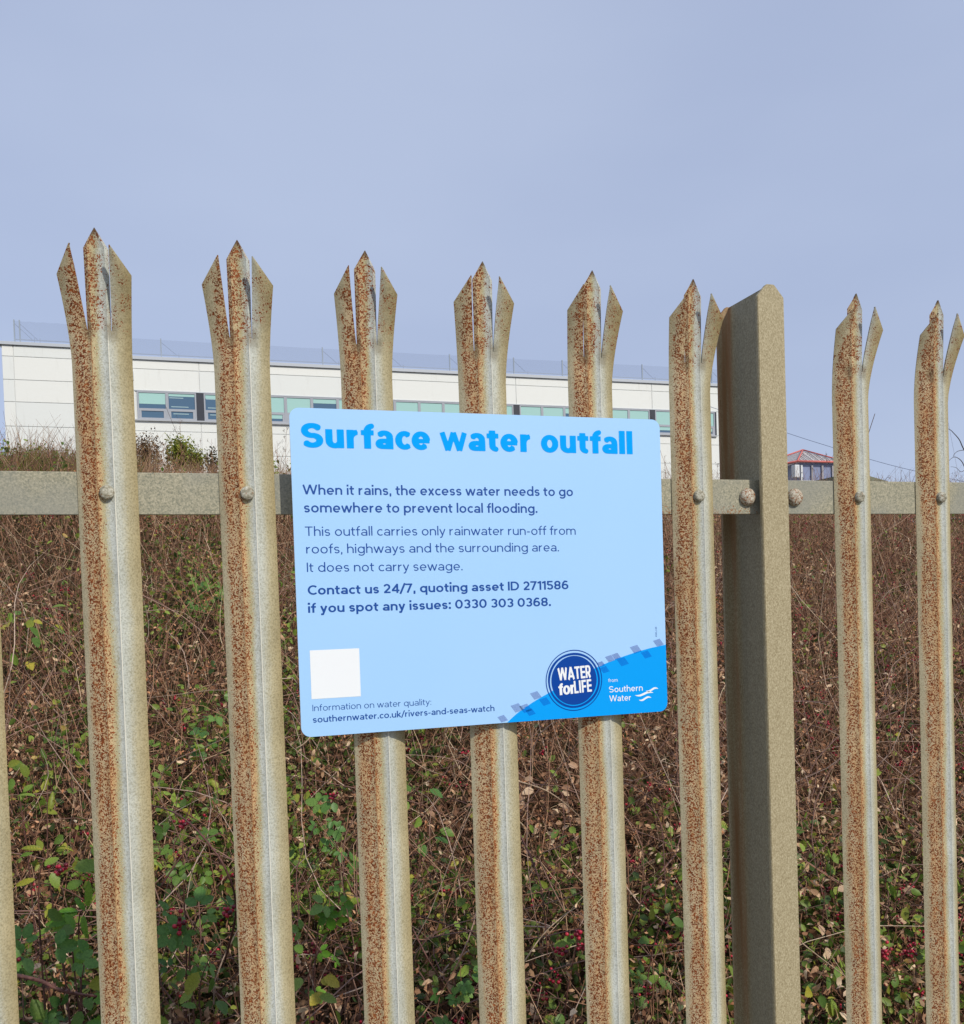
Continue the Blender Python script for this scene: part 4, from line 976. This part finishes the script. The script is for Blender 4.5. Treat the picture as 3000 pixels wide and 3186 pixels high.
grass(420, 1000, 6.6, 8.8, 6500, .36, M['grass_d'], 'dry tan grass along the crest between the pales', 'dry_grass')
grass(1000, 3200, 6.6, 8.8, 5200, .20, M['grass_d'], 'short dry grass along the crest behind the sign', 'short_grass')
def weed(px, py, y, label, seed=0, spread=.05, nh=8, thick=.0022):
    """tall dead weed whose tip is at (px, py)"""
    r = random.Random(seed+9); c = at(px, py, y); gz = float(hz(c.x, c.y))-.1; H_ = c.z-gz
    e = empty('dead_weed', (c.x, c.y, gz), label, 'weed', 'tall dead weeds on the crest')
    main = [Vector(q) for q in cat([(r.uniform(-.06, .06), 0, 0), (r.uniform(-.02, .02), 0, H_*.5), (0, 0, H_)], 5)]; tube(main, thick, thick*.4, 4, M['twig'], 'stem', e)
    heads = []
    for i in range(nh):
        t = r.uniform(.62, 1); p = main[min(len(main)-1, int(t*(len(main)-1)))]; q = p+Vector((r.uniform(-1, 1)*spread, r.uniform(-.5, .5)*spread, r.uniform(.2, 1.1)*spread))
        tube([p, p.lerp(q, .5)+Vector((0, 0, -.006)), q], thick*.4, thick*.25, 3, M['twig'], 'branch', e); heads.append(q)
    hp = np.array([[q.x, q.y, q.z] for q in heads for _ in range(9)])+rng.normal(size=(9*nh, 3))*np.array([.004, .004, .008])
    V, F = scatter(curlT, curlF, hp, frames(len(hp)), rng.uniform(.006, .013, len(hp))); tag(link('seed_head', big_mesh('seed_head', V, F, M['dark_head']), e), kind='stuff')
M['dark_head'] = LF('dark_seed_head', [(0, srgb(58, 46, 42)), (1, srgb(104, 88, 78))], .1, .9)
weed(560, 1297, 8.3, 'tallest branching dead weed in front of the windows', 1, .07, 9)
weed(624, 1364, 8.4, 'dead weed with nodding head in front of the white wall', 2, .05, 6)
weed(658, 1366, 8.4, 'dead weed just left of the second full pale', 3, .04, 6)
weed(614, 1375, 8.4, 'short dead weed beside the green crest shrub', 4, .03, 4)
weed(478, 1365, 8.4, 'thin dead weed above the brown crest shrub', 5, .04, 5)
weed(892, 1328, 7.6, 'dead weed close to the left edge of the sign', 6, .04, 8)
weed(862, 1372, 7.8, 'short dead weed just right of the second full pale', 7, .03, 5)
weed(100, 1378, 7.8, 'thin bare weed above the grass at far left', 8, .03, 4)
weed(205, 1360, 7.8, 'dark weed head beside the first full pale on its left', 9, .05, 6)
weed(2068, 1420, 8.2, 'dead weed seen right of the sign behind the sixth full pale', 10, .05, 6)
weed(2232, 1440, 8.2, 'dead weed just left of the fence post', 11, .05, 6)
weed(2570, 1402, 8.2, 'thin dead weed in front of the red edged pavilion roof', 12, .04, 5)
weed(2530, 1455, 8.2, 'short bushy dead weed below the pavilion eaves', 13, .05, 8)
weed(2500, 1462, 8.2, 'short dead weed at the left end of the pavilion', 14, .03, 6)
weed(2800, 1440, 8.2, 'thin bare weed between the two right hand pales', 15, .04, 3)
weed(2770, 1480, 8.2, 'low dead weed on the crest between the two right hand pales', 16, .03, 7)
weed(2975, 1470, 8.0, 'bushy dead weed under the bare branches at the right edge', 17, .05, 8)
# bare tree at the right edge
def bare_tree():
    b = at(3040, 1500, 7.5); gz = float(hz(b.x, b.y))-.1; e = empty('bare_tree', (b.x, b.y, gz), 'small leafless tree leaning in at the right edge', 'tree'); o_ = Vector((b.x, b.y, gz))
    def br(nm, pts, r0, r1, par): return tube([Vector(q)-o_ for q in cat([tuple(at(*p)) for p in pts], 5)], r0, r1, 6, M['bark'], nm, par)
    P0 = (3040, 1560, 7.5)
    tr_ = tube([Vector(q) for q in cat([(0, 0, 0), (.01, 0, .2), tuple(at(3030, 1480, 7.5)-o_), tuple(at(3012, 1420, 7.5)-o_)], 5)], .016, .009, 7, M['bark'], 'trunk', e)
    br('branch', [(3012, 1420, 7.5), (2996, 1392, 7.5), (2985, 1368, 7.5), (2968, 1348, 7.5), (2953, 1335, 7.5), (2930, 1330, 7.5)], .0075, .0025, e)
    br('branch', [(3010, 1480, 7.5), (2998, 1445, 7.5), (2985, 1428, 7.5), (2968, 1422, 7.5), (2950, 1436, 7.5)], .0065, .002, e)
    br('branch', [(2999, 1400, 7.5), (2980, 1404, 7.5), (2968, 1415, 7.5), (2966, 1424, 7.5)], .004, .002, e)
    br('branch', [(3015, 1450, 7.5), (2992, 1468, 7.5), (2975, 1455, 7.5), (2958, 1452, 7.5)], .004, .0015, e)
    br('branch', [(3012, 1420, 7.5), (3040, 1370, 7.5), (3060, 1300, 7.5)], .008, .003, e)
    br('branch', [(3040, 1370, 7.5), (3075, 1330, 7.5), (3120, 1310, 7.5)], .006, .002, e)
M['bark'] = mat_flat('grey_bark', srgb(86, 82, 84), .9, .2, .3, 40, .35)
bare_tree()

# ------------------------------------------------------------------ building
def mat_clad():
    k = N('white_cladding_panel', .55, 0, .35); v = k.coord(); n_ = k.noise(v, .9, 4, .6)
    oi = k.n('ShaderNodeObjectInfo'); c = k.ramp(oi.outputs['Random'], [(0, srgb(224, 228, 224)), (1, srgb(231, 233, 227))])
    st = k.noise(k.coord(scl=(1, 1, .15)), 3.5, 4, .65); c = k.mix(k.math('MULTIPLY', k.ss(st, .55, .85), .22), c, srgb(160, 158, 148)); k.col(c); return k.m
M['clad'] = mat_clad(); M['joint'] = mat_flat('grey_joint_backing', srgb(214, 216, 214), .8); M['coping'] = mat_flat('grey_coping', srgb(186, 192, 198), .5, .4)
M['frame'] = mat_flat('grey_window_frame', srgb(165, 170, 178), .5, .4); M['dark'] = mat_flat('dark_window_panel', srgb(52, 56, 66), .5, .4)
def glassmat():
    k = N('window_glass', .12, 0, .6); k.col(srgb(78, 108, 134)); return k.m
M['glass'] = glassmat(); M['blind'] = mat_flat('pale_teal_blind', srgb(164, 206, 200), .7); M['light'] = mat_flat('pane_reflection', srgb(168, 196, 200), .6)
M['sillm'] = mat_flat('grey_sill', srgb(172, 176, 180), .5)
OXB, OYB, OZB = .0785, -1.1557, 1.4518
FY = 53.5+OYB; LY = 51.8+OYB
bld = empty('white_building', (0, FY, 6.0), 'long white panelled building with a strip of teal tinted windows, on top of the bank', 'building')
def bpart(name, bm, mat, parent=None):
    o = bmobj(name, bm, mat, parent or bld)
    off = Vector((0, FY, 6.0)) if (parent is None or parent is bld) else Vector((0, 0, 0))
    o.data.transform(Matrix.Translation(-Vector((0, FY, 6.0)))); return o
def Zr(z): return z+OZB
XR = 37.2; XS = -3.6; XL = -8.2
bpart('wall_core', box(XS+OXB, XR+OXB, FY+.03, FY+14, 3, Zr(13.98)), M['joint'])
bpart('wall_core', box(XL+.06+OXB, XS-.03+OXB, LY+.03, FY+14, 3, Zr(13.90)), M['joint'])
def panel(x0, x1, y, z0, z1, g=.016): return bpart('wall_panel', box(x0+g+OXB, x1-g+OXB, y, y+.028, z0+g, z1-g, .006), M['clad'])
joints = [XS, 1.27, 10.5, 19.73, 28.96, XR]
rows_top = [14.0, 13.52, 12.36]; rows_low = [10.80, 10.19, 8.95, 7.7, 6.4, 5.1, 3.8]
for a, b in zip(joints[:-1], joints[1:]):
    for r0, r1 in ((13.52, 14.0), (12.36, 13.52)): panel(a, b, FY, Zr(r0), Zr(r1))
    for r1, r0 in zip(rows_low[:-1], rows_low[1:]): panel(a, b, FY, Zr(r0), Zr(r1))
panel(XS, -2.06, FY, Zr(10.80), Zr(12.36)); panel(33.62, XR, FY, Zr(10.80), Zr(12.36))
lrows = [13.98, 13.43, 12.27, 11.16, 9.94, 8.75, 7.5, 6.3, 5.1, 3.9]
for a, b in ((XL, -7.67), (-7.67, XS)):
    for r1, r0 in zip(lrows[:-1], lrows[1:]): panel(a, b, LY, Zr(r0), Zr(r1))
for yy in np.arange(LY+.1, FY+14, 4.6):
    for r1, r0 in zip(lrows[:-1], lrows[1:]):
        bpart('wall_panel', box(XL-.0+OXB, XL+.055+OXB, yy+.014, min(yy+4.6, FY+14)-.014, Zr(r0)+.014, Zr(r1)-.014), M['clad'])
for z0 in range(0, 1):
    for r1, r0 in zip(rows_top[:-1]+[12.36]+rows_low, [13.52, 12.36, 10.8]+rows_low[1:]):
        bpart('wall_panel', box(XR+.005+OXB, XR+.06+OXB, FY+.014, FY+13.9, Zr(r0)+.014, Zr(r1)-.014), M['clad'])
bpart('coping', box(XS-.1+OXB, XR+.12+OXB, FY-.10, FY+14.1, Zr(14.004), Zr(14.18), .01), M['coping'])
bpart('coping', box(XL-.1+OXB, XS+.05+OXB, LY-.10, FY-.11, Zr(13.99), Zr(14.15), .01), M['coping'])
bpart('window_sill', box(-2.1+OXB, 33.6+OXB, FY-.12, FY+.029, Zr(10.72), Zr(10.80)), M['sillm'])
bpart('window_head', box(-2.1+OXB, 33.6+OXB, FY-.03, FY+.029, Zr(12.33), Zr(12.38)), M['coping'])
bpart('reveal', box(33.5+OXB, 33.6+OXB, FY-.02, FY+.029, Zr(10.81), Zr(12.325)), M['dark'])
lamp = bpart('wall_lamp', box(-2.30+OXB, -2.10+OXB, FY-.2, FY-.002, Zr(12.85), Zr(13.35), .03), M['coping'])
# windows: two lights per frame
def window(x0, x1, blind, lowblind, k):
    e = empty('window', (0, 0, 0)); e.parent = bld
    parts = []; zf = [10.82, 11.30, 11.44, 12.32]; yy0, yy1 = FY-.02, FY+.029
    fr = [box(x0+OXB, x0+.075+OXB, yy0, yy1, Zr(10.81), Zr(12.32)), box(x1-.075+OXB, x1+OXB, yy0, yy1, Zr(10.81), Zr(12.32)),
          box(x0+.077+OXB, x1-.077+OXB, yy0, yy1, Zr(12.25), Zr(12.32)), box(x0+.077+OXB, x1-.077+OXB, yy0+.003, yy1, Zr(11.28), Zr(11.41)), box(x0+.077+OXB, x1-.077+OXB, yy0, yy1, Zr(10.81), Zr(10.91)),
          box(x0+.077+OXB, x0+.19+OXB, yy0+.006, yy1, Zr(10.912), Zr(11.278)), box(x1-.19+OXB, x1-.077+OXB, yy0+.006, yy1, Zr(10.912), Zr(11.278))]
    bpart('frame', join_bm(fr), M['frame'], e)
    bpart('pane', box(x0+.08+OXB, x1-.08+OXB, FY+.020, FY+.028, Zr(11.41), Zr(12.25)), M['glass'], e)
    bpart('pane', box(x0+.19+OXB, x1-.19+OXB, FY+.020, FY+.028, Zr(10.91), Zr(11.28)), M['glass'], e)
    if blind > .02: bpart('blind', box(x0+.085+OXB, x1-.085+OXB, FY+.012, FY+.018, Zr(12.25-.83*blind), Zr(12.248)), M['blind'], e)
    if lowblind: bpart('blind', box(x0+.195+OXB, x1-.195+OXB, FY+.012, FY+.018, Zr(10.915+.36*(1-lowblind)), Zr(11.277)), M['blind'], e)
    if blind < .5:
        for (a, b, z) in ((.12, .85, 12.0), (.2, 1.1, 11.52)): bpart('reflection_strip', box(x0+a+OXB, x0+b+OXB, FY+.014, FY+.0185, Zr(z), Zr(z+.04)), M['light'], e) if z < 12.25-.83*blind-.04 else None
        bpart('reflection_strip', box(x0+.3+OXB, x0+1.1+OXB, FY+.014, FY+.0185, Zr(11.14), Zr(11.18)), M['light'], e)  # pale strips set before the glass stand in for reflections
def open_win(x0, x1, k): return
wx = []
edges = [(-1.97, 1.07)]+[(1.47+9.23*i, 10.30+9.23*i) for i in range(3)]+[(29.15, 33.5)]
cnt = 0; bl = [.72, .18, .25, .9, 1, 1, .3, .95, 1, 1, 1, 1, .95, 1, 1, .9, .4, 1, 1, 1, 1, 1, 1, 1, 1, .9, 1, 1, 1, 1, 1]
for (a, b) in edges:
    n = max(1, round((b-a)/1.47)); 
    for i in range(n):
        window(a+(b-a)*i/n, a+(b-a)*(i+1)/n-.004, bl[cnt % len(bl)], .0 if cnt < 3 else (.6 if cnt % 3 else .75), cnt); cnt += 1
for xj in (1.27, 10.5, 19.73, 28.96):
    bpart('dark_panel', box(xj-.19+OXB, xj+.19+OXB, FY-.005, FY+.029, Zr(10.82), Zr(12.32)), M['dark'])
# roof safety netting on posts
M['netpost'] = mat_flat('grey_net_post', srgb(150, 162, 174), .6); M['strut'] = mat_flat('grey_strut', srgb(146, 158, 176), .6)
def netmat():
    k = N('fine_blue_grey_net', .8, 0, .1); k.col(srgb(92, 104, 132)); tr = k.n('ShaderNodeBsdfTransparent'); mxs = k.n('ShaderNodeMixShader'); mxs.inputs[0].default_value = .15
    k.l(tr.outputs[0], mxs.inputs[1]); k.l(k.b.outputs[0], mxs.inputs[2]); k.l(mxs.outputs[0], k.out.inputs[0]); return k.m
M['net'] = netmat()
def netting(x0, x1, y, zt, zb, posts, label, zroof):
    e = empty('roof_netting', (x0+OXB, y, zroof), label, 'netting', 'netting screens on the roof edge'); off = Vector((x0+OXB, y, zroof))
    def pp(nm, bm, m): o = bmobj(nm, bm, m, e); o.data.transform(Matrix.Translation(-off)); return o
    n = 24; v, f = [], []
    for i in range(n+1):
        x = x0+(x1-x0)*i/n+OXB; s = .012*math.sin(i*1.7)
        v += [(x, y+.02, zb), (x, y+.02, zt+s)]
        if i: f.append((2*i-2, 2*i, 2*i+1, 2*i-1))
    o = link('net', mesh('net', v, f, M['net']), e); o.data.transform(Matrix.Translation(-off))
    pp('bottom_rail', box(x0+OXB, x1+OXB, y-.02, y+.01, zb-.02, zb+.025), M['strut'])
    for x in posts:
        pp('post', box(x-.03+OXB, x+.03+OXB, y-.03, y+.03, zroof, zt+.06), M['netpost'])
        pp('strut', join_bm([box(x+.9+OXB, x+.925+OXB, y-.01, y+.015, zroof, zb+.12)]), M['strut'])
        b = bmesh.new(); p0 = Vector((x+OXB, y+.05, zt-.1)); p1 = Vector((x+.85+OXB, y+.05, zb)); d = Vector((.012, 0, 0))
        vv = [b.verts.new(q) for q in (p0-d, p0+d, p1+d, p1-d)]; b.faces.new(vv); r = bmesh.ops.extrude_face_region(b, geom=b.faces[:]); bmesh.ops.translate(b, verts=[q for q in r['geom'] if isinstance(q, bmesh.types.BMVert)], vec=(0, .02, 0)); pp('brace', b, M['strut'])
netting(-7.62, XS, LY+.2, Zr(15.26), Zr(14.33), [-7.6, -7.35], 'short netting screen on the roof of the nearer left block', Zr(14.16))
netting(XS+.1, XR, FY+.2, Zr(15.18), Zr(14.36), [-.65, 3.9, 8.1, 11.9, 15.66, 19.72, 22.92, 28.43, 33.5], 'long netting screen along the roof edge of the main block', Zr(14.19))

# ------------------------------------------------------------------ pavilion, low roof and overhead wire
def pavilion():
    M['red'] = mat_flat('red_ridge_trim', srgb(206, 112, 102), .6); M['roofglass'] = mat_flat('grey_roof_glazing', srgb(222, 218, 216), .5, .4); M['bar'] = mat_flat('roof_bar', srgb(158, 154, 156), .6); M['wall_b'] = mat_flat('blue_grey_pavilion_glazing', srgb(132, 142, 172), .4, .5); M['wh'] = mat_flat('white_trim', srgb(214, 216, 216), .5)
    Y = 38; ap = at(2497, 1403, Y+2.0); ez = at(2479, 1438, Y).z
    FL = Vector(at(2479, 1439, Y)); FR = Vector(at(2640, 1447, Y)); FR.z = FL.z; wdt = (FR-FL).length
    BL = FL+Vector((-.75, 4.6, 0)); BR = FR+Vector((-.3, 4.6, 0)); AP = Vector((at(2497, 1403, Y+.7).x+.6, Y+2.2, 0)); 
    e = empty('pavilion', (FL.x, FL.y, 6.0), 'distant pavilion with a red edged glazed hipped roof, right of the fence post', 'building'); o_ = Vector((FL.x, FL.y, 6.0))
    t = (AP.y-CAM.y); r_ = ray(2497, 1403); AP = CAM+r_*(t/r_.y)
    def add(nm, bm, m): q = bmobj(nm, bm, m, e); q.data.transform(Matrix.Translation(-o_)); return q
    for a, b in ((FL, FR), (FR, BR), (BR, BL), (BL, FL)):
        bm = bmesh.new(); bm.faces.new([bm.verts.new(q) for q in (a, b, AP)]); bmesh.ops.solidify(bm, geom=bm.faces[:], thickness=.05); add('roof_slope', bm, M['roofglass'])
    def beam(nm, a, b, r, m): q = tube([a, a.lerp(b, .5), b], r, r, 5, m, nm, e); q.data.transform(Matrix.Translation(-o_)); return q
    U = Vector((0, -.04, .05))
    for a in (FL, FR, BL, BR): beam('ridge_trim', a+U, AP+U, .042, M['red'])
    beam('eaves_trim', FL+U, FR+U, .06, M['red']); beam('eaves_trim', BL+U, FL+U, .06, M['red'])
    for i in range(1, 9):
        p = FL.lerp(FR, i/9); q = FL.lerp(AP, i/9*1.6) if i < 5 else AP.lerp(FR, (i-5)/4)
        q = p.lerp(AP, .0)+(AP-FL).normalized()*.0; k = i/9; edge = FL.lerp(AP, min(1, k*2.2)) if k < .4 else AP.lerp(FR, (k-.4)/.6); beam('glazing_bar', p+U, p.lerp(edge, .93)+U, .022, M['bar'])
    base = 5.6
    add('glazed_wall', box(FL.x+.3, FR.x-.1, FL.y+.15, FL.y+.3, base, FL.z+.02), M['wall_b'])
    add('glazed_wall', box(FL.x+.3, FL.x+.42, FL.y+.31, BL.y-.1, base, FL.z+.02), M['wall_b'])
    for i in range(6):
        p = FL.lerp(FR, i/5)+Vector((.35, .12, 0)); add('mullion', box(p.x-.05, p.x+.05, p.y-.05, p.y+.0, base, FL.z-.1), M['wh'] if i < 1 else M['bar'])
    p = FL+Vector((-.0, .10, 0)); add('camera_box', box(p.x-.18, p.x+.10, p.y-.2, p.y+.1, FL.z-.75, FL.z-.12, .03), M['wh'])
    add('low_wall', box(FL.x-.2, FR.x, FL.y-.5, FL.y-.3, 5.6, FL.z-.95), M['wh'])
pavilion()
def low_roof():
    a = at(2706, 1481, 30); b = at(2762, 1497, 30); M['lowroof'] = mat_flat('grey_green_low_roof', srgb(122, 124, 104), .8)
    bm = bmesh.new(); A0 = Vector((a.x-4, 30, a.z+.55)); z1 = b.z
    pr = [(a.x-.9, a.z+.12), (a.x, a.z), (b.x, z1), (b.x+.3, z1-.12), (b.x+.3, 4.8), (a.x-.9, 4.8)]
    f = [bm.verts.new((x, 30, z)) for x, z in pr]; g = [bm.verts.new((x, 36, z)) for x, z in pr]; bm.faces.new(f); bm.faces.new(g[::-1])
    for i in range(6): bm.faces.new((f[i], g[i], g[(i+1) % 6], f[(i+1) % 6]))
    bmesh.ops.recalc_face_normals(bm, faces=bm.faces[:]); e = empty('shed', (a.x, 30, 4.8), 'low grey green shed roof behind the crest, left of the rightmost gap', 'shed')
    q = bmobj('roof', bm, M['lowroof'], e); q.data.transform(Matrix.Translation(-Vector((a.x, 30, 4.8))))
low_roof()
M['wire'] = mat_flat('overhead_wire_black', srgb(110, 122, 150), .8)
wp = [at(2200, 1262, 48), at(2458, 1350, 46), at(2590, 1392, 45), at(2710, 1430, 44), at(2850, 1466, 43), at(3100, 1520, 41)]
wo_ = tube([Vector(q) for q in cat([tuple(p) for p in wp], 6)], .014, .014, 4, M['wire'], 'overhead_wire')
tag(wo_, 'thin overhead wire sloping down to the right past the pavilion', 'wire')
